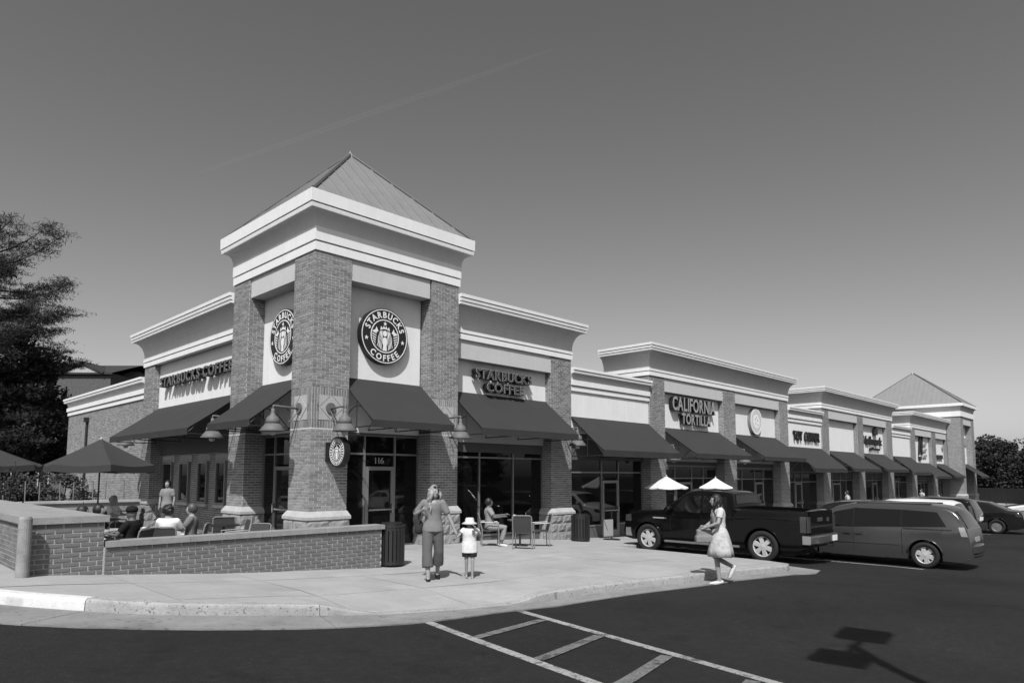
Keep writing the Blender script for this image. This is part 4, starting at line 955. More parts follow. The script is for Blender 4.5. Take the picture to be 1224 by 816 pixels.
    for a in ax:
        for s_ in (1, -1):
            yo = s_*(wb*.985); m_ = MB(); wd = sp.get('tw', .23)
            m_.lathe((a, yo-s_*wd, Rw), [(Rw*.64, 0), (Rw*.92, 0), (Rw, .03), (Rw, wd-.03), (Rw*.93, wd), (Rw*.66, wd), (Rw*.64, wd-.04), (Rw*.63, wd-.12)], 28, (0, s_, 0), cap=False); ty = m_.build('wheel', M['tyre'], root, True)
            m_ = MB(); m_.lathe((a, yo-s_*.10, Rw), [(Rw*.66, .07), (Rw*.60, .06), (Rw*.57, -.02), (.001, -.03)], 24, (0, s_, 0), cap=False); m_.build('rim', M['rimm'] if near else M['alu'], ty)
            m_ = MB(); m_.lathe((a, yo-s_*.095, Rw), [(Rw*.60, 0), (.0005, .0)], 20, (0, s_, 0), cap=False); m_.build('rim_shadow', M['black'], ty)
            for k in range(sp.get('spokes', 6)):
                t = 2*math.pi*(k+.3)/sp.get('spokes', 6); d = Vector((math.cos(t), 0, math.sin(t))); e_ = Vector((-d.z, 0, d.x)); c = Vector((a, yo-s_*.055, Rw))
                m_ = MB(); y_ = Vector((0, s_*.014, 0)); q0, q1 = c+d*Rw*.10, c+d*Rw*.60
                m_.rings([[q0-e_*.05-y_, q0+e_*.05-y_, q0+e_*.045+y_*1.6, q0-e_*.045+y_*1.6], [q1-e_*.075-y_, q1+e_*.075-y_, q1+e_*.06+y_, q1-e_*.06+y_]]); m_.build('spoke', M['rimm'] if near else M['alu'], ty)
            m_ = MB(); m_.lathe((a, yo-s_*.06, Rw), [(Rw*.17, 0), (Rw*.15, .03), (0, .035)], 12, (0, s_, 0)); m_.build('hub', M['rimm'] if near else M['alu'], ty)
    for a in ax:
        for s_ in (1, -1):
            pts = []
            for k in range(15):
                t = math.pi*(.04+.92*k/14); x = a+math.cos(t)*(ra+.012); z = Rw+math.sin(t)*(ra+.012); pts.append((x, s_*(wid(x, z)+.004), z))
            MB().tube(pts, .016, 6).build('arch_lip', pm, root, True)
    MB().box(x0+.5, x1-.5, -wb*.72, wb*.72, .2, .55).build('underbody', M['plastic'], root)
    for bx in sp.get('boxes', ()):
        nm, (a, b, c, d, e, f), m = bx; MB().box(a, b, c, d, e, f).build(nm, M[m], root)
    for nm, x, hw, z0, z1, dpt, cv, m in sp.get('bumpers', ()):
        sg = 1 if x > 0 else -1; rs = []
        for i in range(17):
            y = hw*(i/8-1); xo = x-sg*cv*abs(y/hw)**3; rs.append([(xo-sg*dpt, y, z0), (xo-sg*.02, y, z0), (xo, y, z0+.03), (xo, y, z1-.03), (xo-sg*.03, y, z1), (xo-sg*dpt, y, z1)])
        bm_ = MB().rings(rs); bm_.build(nm, M[m], root, False)
    if 'mirror' in sp:
        x, z = sp['mirror']
        for s_ in (1, -1):
            m_ = MB(); m_.lathe((x, s_*(wid(x, z)+.12), z+.06), [(0, -.12), (.08, -.10), (.10, 0), (.08, .10), (0, .12)], 10, (0, 1, 0)); mo = m_.build('mirror', pm, root, True)
    return root
pick = dict(cat='pickup truck', w=2.02, axles=(-1.83, 1.83), rw=.43, gc=.36, tw=.28, belt=(1.22, 1.18), taper=.10, tum=.26,
    prof=[(-3.05, 1.40), (-2.97, 1.42), (-1.02, 1.45), (-1.0, 1.46), (-.93, 1.82), (-.7, 1.89), (.1, 1.92), (.50, 1.88), (1.22, 1.40), (1.30, 1.34), (2.0, 1.30), (2.55, 1.20), (2.72, 1.02), (2.78, .72)],
    bed=(-2.96, -1.04, .95), windows=[[(.02, 1.27), (.98, 1.30), (.52, 1.74), (.05, 1.77)], [(-.84, 1.29), (-.06, 1.28), (-.05, 1.77), (-.78, 1.76)]],
    over=[('windscreen', .56, 1.20, .97, .95), ('rear_window', -.985, -.90, .80, .80)], seams=(1.02, -.02, -.9, -1.03), handles=(.12, -.72),
    patches=[('lettering_badge', [(1.15, 1.05), (1.62, 1.05), (1.62, 1.09), (1.15, 1.09)], 'signgrey'), ('rail_cap', [(-2.95, 1.385), (-1.06, 1.405), (-1.06, 1.43), (-2.95, 1.41)], 'cove'), ('tail_light', [(-3.02, .86), (-2.86, .86), (-2.86, 1.28), (-3.02, 1.28)], 'tail'), ('headlight', [(2.45, .92), (2.70, .92), (2.68, 1.12), (2.45, 1.14)], 'tail'),
             ('arch_trim', [(1.30, .42), (1.36, .42), (1.40, .90), (1.34, .90)], 'pblack')],
    boxes=[('tailgate', (-3.075, -3.02, -.80, .80, .80, 1.42), 'pblack'), ('tailgate_step', (-3.09, -3.07, -.78, .78, .98, 1.03), 'plastic'), ('licence_plate', (-3.255, -3.238, -.62, -.32, .60, .75), 'signwhite'), ('tail_light', (-3.09, -3.05, .82, .97, .86, 1.28), 'tail'), ('tail_light', (-3.09, -3.05, -.97, -.82, .86, 1.28), 'tail'),
           ('emblem', (-3.085, -3.074, -.05, .30, 1.14, 1.24), 'chrome'), ('badge', (-3.085, -3.074, -.52, -.38, 1.12, 1.22), 'chrome'), ('side_step', (-1.2, 1.2, .93, 1.06, .36, .42), 'chrome'), ('side_step', (-1.2, 1.2, -1.06, -.93, .36, .42), 'chrome'), ('grille', (2.74, 2.80, -.62, .62, .74, 1.08), 'plastic'), ('tow_hitch', (-3.34, -3.2, -.05, .05, .46, .54), 'steel')], mirror=(1.0, 1.30), bumpers=[('rear_bumper', -3.24, .97, .56, .78, .22, .10, 'chrome'), ('front_bumper', 2.90, .95, .46, .72, .25, .22, 'chrome')])
car('pickup_truck', 'black pickup truck parked nose to the shops', pick, M['pblack'], (11.0, -4.72, LOT(10.6)), R(90))
van = dict(cat='minivan', w=1.97, axles=(-1.55, 1.60), rw=.345, gc=.22, belt=(1.04, .95), taper=.13, tum=.34, crown=.035, spokes=6,
    prof=[(-2.60, .50), (-2.585, .86), (-2.53, 1.04), (-2.36, 1.38), (-2.22, 1.54), (-2.05, 1.61), (-1.6, 1.665), (-.6, 1.69), (.3, 1.66), (.75, 1.56), (1.75, 1.04), (1.9, .98), (2.40, .82), (2.56, .64), (2.60, .45)],
    windows=[[(-2.08, 1.12), (-1.03, 1.07), (-1.03, 1.53), (-1.86, 1.49)], [(-1.0, 1.07), (.20, 1.02), (.20, 1.54), (-1.0, 1.53)], [(.23, 1.02), (1.20, .99), (.74, 1.42), (.23, 1.53)], [(1.24, .99), (1.56, .99), (1.20, 1.18), (1.02, 1.28)]],
    over=[('windscreen', .80, 1.74, .97, .94), ('rear_window', -2.51, -2.24, .82, .86)], seams=(.22, 1.28, -1.02), handles=(.38, .05),
    patches=[('window_pillar', [(-1.04, 1.07), (-.99, 1.07), (-.99, 1.53), (-1.04, 1.53)], 'seam'), ('window_pillar', [(.19, 1.02), (.24, 1.02), (.24, 1.54), (.19, 1.54)], 'seam'), ('side_moulding', [(-.95, .58), (1.25, .56), (1.25, .62), (-.95, .64)], 'pgrey'), ('tail_light', [(-2.54, .88), (-2.40, .88), (-2.34, 1.12), (-2.47, 1.12)], 'lens2'), ('headlight', [(2.10, .68), (2.5, .62), (2.42, .76), (2.1, .84)], 'tail'), ('slide_rail', [(-2.2, 1.03), (-1.06, 1.03), (-1.06, 1.045), (-2.2, 1.045)], 'seam')],
    boxes=[('licence_plate', (-2.60, -2.575, -.25, .25, .70, .84), 'signgrey'), ('roof_rail', (-1.7, .2, .62, .65, 1.67, 1.71), 'plastic'), ('roof_rail', (-1.7, .2, -.65, -.62, 1.67, 1.71), 'plastic')], mirror=(1.25, 1.06), bumpers=[('rear_bumper', -2.68, .78, .42, .64, .22, .12, 'pgrey'), ('bumper_trim', -2.66, .74, .32, .42, .22, .12, 'plastic')])
car('minivan', 'grey minivan backing out beside the black pickup', van, M['pgrey'], (13.62, -8.28, LOT(12.6)), R(90), group='cars parked in front of the shops')
suv = dict(cat='car', w=1.86, axles=(-1.35, 1.35), rw=.36, gc=.24, belt=(1.05, .98), taper=.13, tum=.27, crown=.04,
    prof=[(-2.28, .5), (-2.26, .95), (-2.20, 1.10), (-1.98, 1.58), (-1.75, 1.66), (-.6, 1.70), (.2, 1.66), (.55, 1.58), (1.15, 1.12), (1.3, 1.06), (2.1, .92), (2.28, .7), (2.32, .45)],
    windows=[[(-1.9, 1.12), (-1.15, 1.09), (-1.12, 1.54), (-1.72, 1.52)], [(-1.08, 1.08), (-.12, 1.05), (-.12, 1.56), (-1.05, 1.55)], [(-.05, 1.05), (.95, 1.04), (.48, 1.48), (-.05, 1.55)]],
    over=[('windscreen', .58, 1.14, .96, .94), ('rear_window', -2.17, -1.99, .84, .86)], seams=(-.08, 1.0, -1.1), handles=(.1, -.9),
    patches=[('tail_light', [(-2.20, .95), (-2.08, .95), (-1.98, 1.40), (-2.08, 1.40)], 'tail'), ('headlight', [(1.9, .72), (2.22, .68), (2.14, .84), (1.9, .88)], 'tail')],
    boxes=[('rear_bumper', (-2.34, -2.2, -.84, .84, .42, .66), 'plastic'), ('licence_plate', (-2.30, -2.262, -.25, .25, .78, .92), 'signwhite')], mirror=(.95, 1.06))
sedan = dict(cat='car', w=1.82, axles=(-1.38, 1.38), rw=.33, gc=.2, belt=(.98, .92), taper=.14, tum=.34, crown=.04, spokes=10,
    prof=[(-2.42, .45), (-2.38, .85), (-2.28, 1.0), (-1.75, 1.06), (-1.0, 1.40), (-.4, 1.47), (.2, 1.43), (1.05, 1.02), (1.2, .97), (2.05, .82), (2.34, .62), (2.38, .42)],
    windows=[[(-1.45, 1.04), (-.45, 1.0), (-.42, 1.36), (-1.02, 1.33)], [(-.38, 1.0), (.78, .98), (.22, 1.34), (-.36, 1.37)]],
    over=[('windscreen', .26, 1.02, .96, .93), ('rear_window', -1.70, -1.02, .9, .92)], seams=(-.4, .9, -1.2), handles=(-.2, -1.1),
    patches=[('tail_light', [(-2.33, .78), (-2.1, .80), (-2.1, .94), (-2.28, .94)], 'tail'), ('headlight', [(1.95, .64), (2.3, .58), (2.2, .72), (1.95, .78)], 'tail')], boxes=[('rear_bumper', (-2.46, -2.3, -.80, .80, .36, .62), 'pdark')], mirror=(.85, .98))
car('sedan', 'dark car showing only its arched roof between pickup and minivan', dict(suv, axles=(-1.35, 1.35)), M['pdark'], (16.75, -6.7, LOT(16.5)), R(90), False)
car('sport_utility_car', 'white estate car behind the minivan', suv, M['pwhite'], (20.6, -7.1, LOT(20)), R(90), False)
car('compact_car', 'black compact car parked between the white car and the dark sedan', suv, M['pblack'], (25.6, -6.6, LOT(25)), R(90), False)
car('sedan', 'dark sedan at the right edge of the picture', sedan, M['pdark'], (30.9, -7.3, LOT(30)), R(90), False)
car('sport_utility_car', 'pale car farther back at the right edge', dict(suv, spokes=5), M['pwhite'], (41.5, -9.6, LOT(41)), R(90), False)

# ================================================================== people
def ell(mb, c, r_, n=12, m_=8):
    b = len(mb.v); c = Vector(c)
    for j in range(m_+1):
        p = math.pi*j/m_
        for i in range(n): a = 2*math.pi*i/n; mb.v.append((c.x+r_[0]*math.sin(p)*math.cos(a), c.y+r_[1]*math.sin(p)*math.sin(a), c.z+r_[2]*math.cos(p)))
    for j in range(m_):
        for i in range(n): mb.f.append((b+j*n+i, b+(j+1)*n+i, b+(j+1)*n+(i+1)%n, b+j*n+(i+1)%n))
def limb(mb, pts, rs, n=10, flat_end=False):
    pts = [Vector(p) for p in pts]; d0 = (pts[0]-pts[1]).normalized(); d1 = (pts[-1]-pts[-2]).normalized()
    P = [pts[0]+d0*rs[0]*.9, pts[0]+d0*rs[0]*.55]; Q = [rs[0]*.3, rs[0]*.8]
    for i in range(len(pts)):
        P.append(pts[i]); Q.append(rs[i])
        if i < len(pts)-1: P.append((pts[i]+pts[i+1])/2); Q.append((rs[i]+rs[i+1])/2*1.04)
    if not flat_end: P += [pts[-1]+d1*rs[-1]*.55, pts[-1]+d1*rs[-1]*.9]; Q += [rs[-1]*.8, rs[-1]*.3]
    mb.tube(P, Q, n)
def torso(mb, J, rows, inf=0):
    pel = Vector(J['pel']); ln = J.get('lean', 0); upv = Vector((math.sin(ln), 0, math.cos(ln))); fwv = Vector((math.cos(ln), 0, -math.sin(ln))); rs = []
    for h, rx, ry in rows:
        c = pel+upv*h; rs.append([c+fwv*(rx+inf)*math.cos(2*math.pi*i/16)+Vector((0, (ry+inf)*math.sin(2*math.pi*i/16), 0)) for i in range(16)])
    mb.rings(rs)
TOR = [(-.10, .08, .10), (-.04, .115, .155), (.03, .125, .168), (.14, .10, .135), (.24, .098, .135), (.36, .115, .152), (.44, .105, .165), (.49, .075, .15), (.525, .052, .07), (.56, .048, .05)]
def remesh(mb, vox=.014, sm=6):
    me = bpy.data.meshes.new('t'); me.from_pydata([tuple(v) for v in mb.v], [], mb.f); o = bpy.data.objects.new('t', me); COL.objects.link(o)
    m_ = o.modifiers.new('r', 'REMESH'); m_.mode = 'VOXEL'; m_.voxel_size = vox
    s_ = o.modifiers.new('s', 'SMOOTH'); s_.iterations = sm; s_.factor = .5
    dg = bpy.context.evaluated_depsgraph_get(); r_ = bpy.data.meshes.new_from_object(o.evaluated_get(dg)); bpy.data.objects.remove(o); bpy.data.meshes.remove(me)
    v = [tuple(p.co) for p in r_.vertices]; f = [tuple(p.vertices) for p in r_.polygons]; bpy.data.meshes.remove(r_); out = MB(); out.v = v; out.f = f; return out
def fingers(mb, wrist, d, palm_n, curl=.4):
    w_ = Vector(wrist); d = Vector(d).normalized(); n_ = Vector(palm_n).normalized(); s_ = d.cross(n_).normalized()
    for k, L_ in enumerate((.062, .072, .068, .052)):
        b = w_+d*.085+s_*(-.028+.0187*k); p1 = b+d*L_*.5+n_*L_*.12*curl*2; p2 = p1+(d*.6+n_*curl).normalized()*L_*.5
        mb.tube([b-d*.03, b, p1, p2], [.009, .009, .008, .0055], 6)
    b = w_+d*.03-s_*.035; mb.tube([b+s_*.01, b, b+(d-s_*.7).normalized()*.035, b+(d-s_*.2+n_*.3).normalized()*.065], [.011, .011, .009, .006], 6)
M['print'] = mat('printed_cotton', .47, .9, .1, 9, .2, 50, .15, spk=((16, .48, .58, .80), (30, .55, .62, .85)))
SKIN = mat('skin', .27, .55, .05, 20); SKIN2 = mat('skin_dark', .12, .55, .05, 20)
HAIRS = dict(blonde=mat('blonde_hair', .24, .5, .3, 60), dark=mat('dark_hair', .015, .5, .3, 60), brown=mat('brown_hair', .06, .5, .3, 60))
def cloth(name, v): return mat(name, v, .9, .10, 9, .3, 50, .15)
CL = {}
def cl(v, nm='cloth'):
    k = (nm, v)
    if k not in CL: CL[k] = cloth(nm, v)
    return CL[k]
def person(label, loc, rz, J, wear, hair=('dark', 'short'), skin=SKIN, s=1.0, group=None, vox=.014, face=True):
    p = empty('person', label, 'person', loc, rz, group); p.scale = (s, s, s)
    pel = Vector(J['pel']); ln = J.get('lean', 0); upv = Vector((math.sin(ln), 0, math.cos(ln))); fwv = Vector((math.cos(ln), 0, -math.sin(ln)))
    body = MB(); torso(body, J, TOR)
    hd = pel+upv*.655+Vector(J.get('head', (0.02, 0, 0))); tn = J.get('turn', 0); ff = Vector((math.cos(tn), math.sin(tn), 0)); fs = Vector((-math.sin(tn), math.cos(tn), 0))
    limb(body, [pel+upv*.52, hd-Vector((0, 0, .03))], [.052, .05])
    ell(body, hd, (.098, .078, .118)); ell(body, hd+ff*.03-Vector((0, 0, .055)), (.062, .058, .062)); 
    body.tube([hd+ff*.085+Vector((0,0,.02)), hd+ff*.112-Vector((0,0,.018)), hd+ff*.09-Vector((0,0,.028))], [.008, .017, .012], 6)
    for s_ in (1, -1): ell(body, hd+fs*s_*.078-Vector((0,0,.01)), (.016, .012, .028), 6, 4)
    hands = []
    for s_, a in ((1, 'L'), (-1, 'R')):
        sh = pel+upv*.455+Vector((0, s_*.165, 0)); el, wr = Vector(J['el'+a]), Vector(J['wr'+a]); limb(body, [sh, el, wr], [.048, .040, .027])
        d = (wr-el).normalized(); pn = Vector(J.get('pn'+a, (0, -s_, 0))); limb(body, [wr, wr+d*.085], [.026, .033], 8); hands.append((wr, d, pn))
        hp = pel+Vector((0, s_*.088, -.04)); kn, an = Vector(J['kn'+a]), Vector(J['an'+a]); limb(body, [hp, kn, an], [.088, .056, .038])
        tv = Vector(J.get('toe'+a, (1, 0, -.12))).normalized(); limb(body, [an-tv*.045-Vector((0,0,.035)), an+tv*.08-Vector((0,0,.05)), an+tv*.155-Vector((0,0,.055))], [.038, .036, .026], 8)
    rb = remesh(body, vox)
    for h in hands: fingers(rb, *h)
    rb.build('body', skin, p, True)
    for w_ in wear:
        k, v = w_[0], w_[1]; g = MB(); o_ = w_[2] if len(w_) > 2 else {}
        if k == 'shirt':
            lo = o_.get('hem', -.06); inf = o_.get('inf', .016); rows = [r_ for r_ in TOR if max(lo+.001, -.03) <= r_[0] <= .50]; rows = [(lo, rows[0][1]+.012, rows[0][2]+.012)]+rows+[(.515, .06, .09)]
            torso(g, J, rows, inf)
            for s_, a in ((1, 'L'), (-1, 'R')):
                sh = pel+upv*.455+Vector((0, s_*.16, 0)); el, wr = Vector(J['el'+a]), Vector(J['wr'+a]); t = o_.get('sleeve', .6)
                if t <= 1: limb(g, [sh, sh+(el-sh)*t], [.064+inf*.3, .056+inf*.4], flat_end=True)
                else: limb(g, [sh, el, el+(wr-el)*(t-1)], [.064, .052, .042])
            nm = 'shirt'
        elif k == 'pants':
            torso(g, J, [(-.14, .07, .10), (-.08, .12, .165), (-.02, .128, .172), (.05, .125, .165), (.10, .112, .145)], .014)
            for s_, a in ((1, 'L'), (-1, 'R')):
                hp = pel+Vector((0, s_*.088, -.03)); kn, an = Vector(J['kn'+a]), Vector(J['an'+a]); t = o_.get('len', .92); r0, r1, r2 = o_.get('r', (.104, .076, .064))
                if t < .5: limb(g, [hp, hp+(kn-hp)*t*2], [r0, r1], flat_end=True)
                else: limb(g, [hp, kn, kn+(an-kn)*(t-.5)*2], [r0, r1, r2], flat_end=True)
            nm = 'trousers' if o_.get('len', .92) > .6 else 'shorts'
        elif k == 'skirt':
            n = 28; rs = []
            for h, rr in o_['rows']:
                c = pel+Vector((0, 0, h))+Vector(o_.get('sway', (0, 0, 0)))*abs(min(0, h)); f_ = max(0, -h)*o_.get('fold', .05)
                rs.append([(c.x+(rr+f_*math.sin(7*a))*math.cos(a)*.85, c.y+(rr+f_*math.sin(7*a))*math.sin(a), c.z) for a in [2*math.pi*i/n for i in range(n)]])
            g.rings(rs); nm = 'skirt'
        elif k == 'shoes':
            for a in 'LR':
                if a == 'R': g.build('shoe', cl(v, 'shoe'), p, True); g = MB()
                an = Vector(J['an'+a]); tv = Vector(J.get('toe'+a, (1, 0, -.12))).normalized()
                limb(g, [an-tv*.05-Vector((0,0,.045)), an+tv*.08-Vector((0,0,.058)), an+tv*.165-Vector((0,0,.06))], [.040, .043, .033], 8)
            nm = 'shoe'
        if nm in ('shirt', 'trousers', 'shorts'): g = remesh(g, vox, 5)
        g.build(nm, cl(v, nm) if nm != 'skirt' else M['print'], p, True)
    hm = MB(); hk, hs_ = hair
    if hs_ != 'none':
        ell(hm, hd+Vector((0,0,.022))-ff*.018, (.108, .094, .118), 14, 10)
        if hs_ == 'long':
            for k in range(15):
                a = tn+math.pi+(k-7)*.285; b = hd+Vector((math.cos(a)*.078, math.sin(a)*.078, .04)); o2 = Vector((math.cos(a), math.sin(a), 0)); tv_ = Vector((-math.sin(a), math.cos(a), 0)); lg = J.get('hairlen', .33)*rnd.uniform(.8, 1.15); ph = rnd.uniform(0, 6); wv = J.get('wave', .022)
                limb(hm, [b+o2*(.045*t+wv*math.sin(ph+t*9))+tv_*wv*math.cos(ph+t*8)-Vector((0,0,lg*t)) for t in (0, .2, .4, .6, .8, 1)], [.032, .033, .032, .028, .022, .010], 6)
        if hs_ == 'curly':
            for k in range(26):
                a, b = rnd.uniform(0, 6.28), rnd.uniform(-.4, 1.3); q = Vector((math.cos(a)*math.cos(b), math.sin(a)*math.cos(b), math.sin(b)))
                if q.dot(ff) < .45: ell(hm, hd+Vector((0,0,.02))+q*.10, (.04, .04, .04), 7, 5)
        hm = remesh(hm, .010, 1)
        # keep the face clear of hair
        cut_ = [i for i, v in enumerate(hm.v) if (Vector(v)-hd).dot(ff) > .052 and (v[2]-hd.z) < .062 and abs((Vector(v)-hd).dot(fs)) < .066]
        cs = set(cut_); hm.f = [f for f in hm.f if not any(i in cs for i in f)]
        hm.build('hair', HAIRS[hk], p, True)
    if face:
        for s_ in (1, -1): e_ = MB(); ell(e_, hd+ff*.086+fs*s_*.032+Vector((0,0,.012)), (.01, .014, .007), 6, 4); e_.build('eye', M['black'], p)
        e_ = MB(); ell(e_, hd+ff*.088-Vector((0,0,.055)), (.008, .024, .006), 6, 4); e_.build('mouth', HAIRS['brown'], p)
    return p, hd
CAMA = math.atan2(CAM.y+5, CAM.x+.3)
# woman walking with a child
J = dict(pel=(0, 0, .93), lean=.03, head=(.03, .02, -.01), turn=.5, elL=(.03, .29, 1.13), wrL=(.07, .39, .90), elR=(-.06, -.33, 1.16), wrR=(.13, -.21, 1.25), knL=(-.02, .11, .50), anL=(-.20, .09, .10), toeL=(1, .1, -.35), knR=(.16, -.10, .50), anR=(.25, -.075, .075), pnL=(-.3, -1, 0), pnR=(-.5, .8, 0), hairlen=.34)
wz = G(-.29)
wo, hd = person('woman in grey top and cropped dark trousers walking hand in hand with a child', (-.29, -5.03, wz), CAMA, J, [('shirt', .19, dict(hem=-.07, sleeve=.8, inf=.02)), ('pants', .10, dict(len=.80, r=(.108, .090, .105))), ('shoes', .012)], ('blonde', 'long'))
g = MB(); g.rings([[(.02+.115*math.cos(a), .135*math.sin(a)*(1+.1), 1.40-.05*math.cos(a)) for a in [2*math.pi*i/16 for i in range(16)]], [(.02+.085*math.cos(a), .095*math.sin(a), 1.44-.03*math.cos(a)) for a in [2*math.pi*i/16 for i in range(16)]]], cap=False); g.build('collar', cl(.42, 'scarf'), wo, True)
g = MB(); ell(g, (.115, .01, 1.385), (.02, .055, .04)); g.build('neckline', cl(.34, 'scarf'), wo, True)
g = MB(); ff = Vector((math.cos(.5), math.sin(.5), 0)); fs = Vector((-math.sin(.5), math.cos(.5), 0))
for s_ in (1, -1): ell(g, hd+ff*.075+fs*s_*.036+Vector((0,0,.098)), (.012, .03, .02), 8, 5)
g.build('sunglasses', M['black'], wo)
hb = MB(); limb(hb, [(-.08, -.25, 1.0), (-.06, -.25, .88)], [.07, .085], 10); hb = remesh(hb, .015, 3); ob = hb.build('handbag', cl(.03, 'bag'), None, True)
ob.location = (-.29, -5.03, wz); ob.rotation_euler = (0, 0, CAMA); ob.scale = (.9, 1, 1); tag(ob, 'dark shoulder bag at the hip of the woman with the child', 'bag')
st2 = MB().tube([(-.04, -.27, 1.08), (-.06, -.24, 1.3), (-.02, -.17, 1.45), (.08, -.20, 1.3), (.06, -.26, 1.08)], .012, 6).build('strap', cl(.03, 'bag'), ob)
J = dict(pel=(0, 0, .93), head=(.02, 0, -.03), turn=.1, elL=(.12, .31, 1.28), wrL=(.17, .17, 1.44), elR=(.03, -.28, 1.26), wrR=(.05, -.40, 1.16), knL=(.10, .085, .50), anL=(.10, .08, .075), knR=(.03, -.085, .50), anR=(-.06, -.08, .10), pnL=(.3, -1, 0), pnR=(0, 1, 0))
ch, hd = person('small child in floppy sun hat, big white shirt and dark shorts', (.40, -5.26, G(.4)), CAMA+.05, J, [('shirt', .62, dict(hem=-.20, inf=.07, sleeve=.7)), ('pants', .02, dict(len=.36, r=(.14, .13, .12)))], ('blonde', 'short'), s=.64, vox=.016)
g = MB(); g.lathe(hd+Vector((-.01, 0, .0)), [(.225, .005), (.228, .02), (.135, .075), (.128, .15), (.10, .185), (.0, .19)], 20); g.build('sun_hat', cl(.55, 'hat'), ch, True)
g = MB(); g.obox((.205, .10, 1.34), (0,1,0), (0,0,1), (1,0,0), .045, .055, .006); g.build('shirt_print', cl(.12, 'print'), ch)
# woman crossing in a light skirt
J = dict(pel=(0, 0, .93), lean=.06, head=(.03, 0, -.02), turn=-.1, elL=(.10, .24, 1.15), wrL=(.30, .10, 1.06), elR=(.08, -.24, 1.15), wrR=(.28, -.12, 1.04), knL=(.10, .08, .50), anL=(.06, .08, .075), knR=(.08, -.08, .48), anR=(-.26, -.08, .30), toeR=(.45, 0, -.9), pnL=(0, -1, .2), pnR=(0, 1, .2), hairlen=.36)
HD = math.atan2(rt.y*-1, rt.x*-1); wx, wy = 4.05, -8.42
wd, hd = person('dark haired woman in pale top and light printed skirt stepping off the kerb', (wx, wy, LOT(wx)+.01), HD, J, [('shirt', .52, dict(hem=.02, sleeve=.6, inf=.018)), ('skirt', .36, dict(rows=[(.10, .145), (.02, .185), (-.15, .235), (-.30, .265), (-.42, .29)], fold=.05)), ('shoes', .55)], ('dark', 'long'), skin=mat('tanned_skin', .28, .55, .05, 20))
MB().lathe((.0, 0, 1.03), [(.135, 0), (.14, .02), (.135, .05)], 18).build('belt', cl(.03, 'belt'), wd)
hb = MB(); hb.obox((.31, 0, .90), (1,0,0), (0,1,0), (0,0,1), .14, .06, .12); hb.obox((.31, 0, .83), (1,0,0), (0,1,0), (0,0,1), .165, .08, .06); hb.tube([(.20, 0, 1.0), (.24, 0, 1.10), (.36, 0, 1.10), (.41, 0, 1.0)], .018, 8); hb = remesh(hb, .018, 4); ob = hb.build('handbag', cl(.2, 'pale_bag'), None, True); ob.location = (wx, wy, LOT(wx)+.01); ob.rotation_euler = (0, 0, HD); tag(ob, 'large pale grey bag carried by the woman in the skirt', 'bag')
# seated man outside the shop and the people on the patio
def seatJ(lean=-.05, reach=.0, **k):
    J = dict(pel=(0, 0, .53), lean=lean, head=(.03, 0, -.01), elL=(.12, .23, .78), wrL=(.34, .16, .80), elR=(.12, -.23, .78), wrR=(.34, -.16, .80), knL=(.42, .12, .50), anL=(.40, .12, .085), knR=(.42, -.12, .50), anR=(.46, -.12, .085), pnL=(0, 0, -1), pnR=(0, 0, -1)); J.update(k); return J
RT = math.atan2(rt.y, rt.x)
man, hd = person('man in light grey shirt and pale trousers sitting at the small table', (4.86, -1.15, G(4.8)), RT+.1, seatJ(-.08, wrL=(.42, .10, .84), elL=(.16, .22, .80), anL=(.30, .13, .085), anR=(.30, -.13, .085)), [('shirt', .26, dict(hem=-.05, sleeve=.7, inf=.022)), ('pants', .24), ('shoes', .6)], ('dark', 'short'), skin=SKIN2)
chair(4.86, -1.15, RT+.1, 'metal chair the man in the grey shirt sits on')
pat = [(-4.05, -.75, 2.3, .015, .03, ('dark', 'none'), 'man in dark shirt and dark cap seated with his back to the low wall', 'cap'),
       (-3.32, -.55, .9, .74, .04, ('dark', 'curly'), 'person with curly dark hair in a white top seated behind the low wall', None),
       (-4.62, .15, -.3, .42, .04, ('dark', 'short'), 'dark haired person in a pale top half hidden by the taller brick wall', None),
       (-4.25, .55, -.6, .02, .04, ('dark', 'short'), 'dark haired person in dark clothes beside the pale top near the brick wall', None),
       (-2.45, 6.2, -.8, .78, .1, ('blonde', 'curly'), 'fair haired person in a white top at the back table under the dark parasol', None),
       (-2.75, -.15, 2.6, .16, .03, ('brown', 'short'), 'person in grey seated right of the white top behind the low wall', None)]
for (x, y, rz, sv, pv, hr, lb, ex) in pat:
    pp, hd = person(lb, (x, y, 0), rz, seatJ(), [('shirt', sv, dict(hem=-.05, sleeve=.7, inf=.02)), ('pants', pv), ('shoes', .02)], hr, skin=SKIN if sv != .015 else SKIN2, vox=.018, face=False)
    if ex: g = MB(); g.lathe(hd+Vector((0,0,.03)), [(.104, 0), (.106, .05), (.08, .10), (0, .115)], 16); g.obox(hd+Vector((.13, 0, .045)), (1,0,0), (0,1,0), (0,0,1), .07, .06, .008); g.build('cap', cl(.015, 'cap'), pp, True)
    chair(x, y, rz, 'metal chair under the '+lb.split(' seated')[0].split(' half')[0].split(' at the')[0].split(' beside')[0], 0)
stJ = lambda **k: dict(dict(pel=(0, 0, .93), elL=(.0, .23, 1.14), wrL=(.06, .22, .90), elR=(.0, -.23, 1.14), wrR=(.06, -.22, .90), knL=(.02, .09, .50), anL=(0, .09, .085), knR=(.03, -.09, .50), anR=(0, -.09, .085)), **k)
person('person in light grey shirt standing by the patio windows', (-.35, 8.3, 0), 3.9, stJ(), [('shirt', .22, dict(hem=-.1, sleeve=.7, inf=.02)), ('pants', .08), ('shoes', .02)], ('dark', 'short'), vox=.018, face=False)
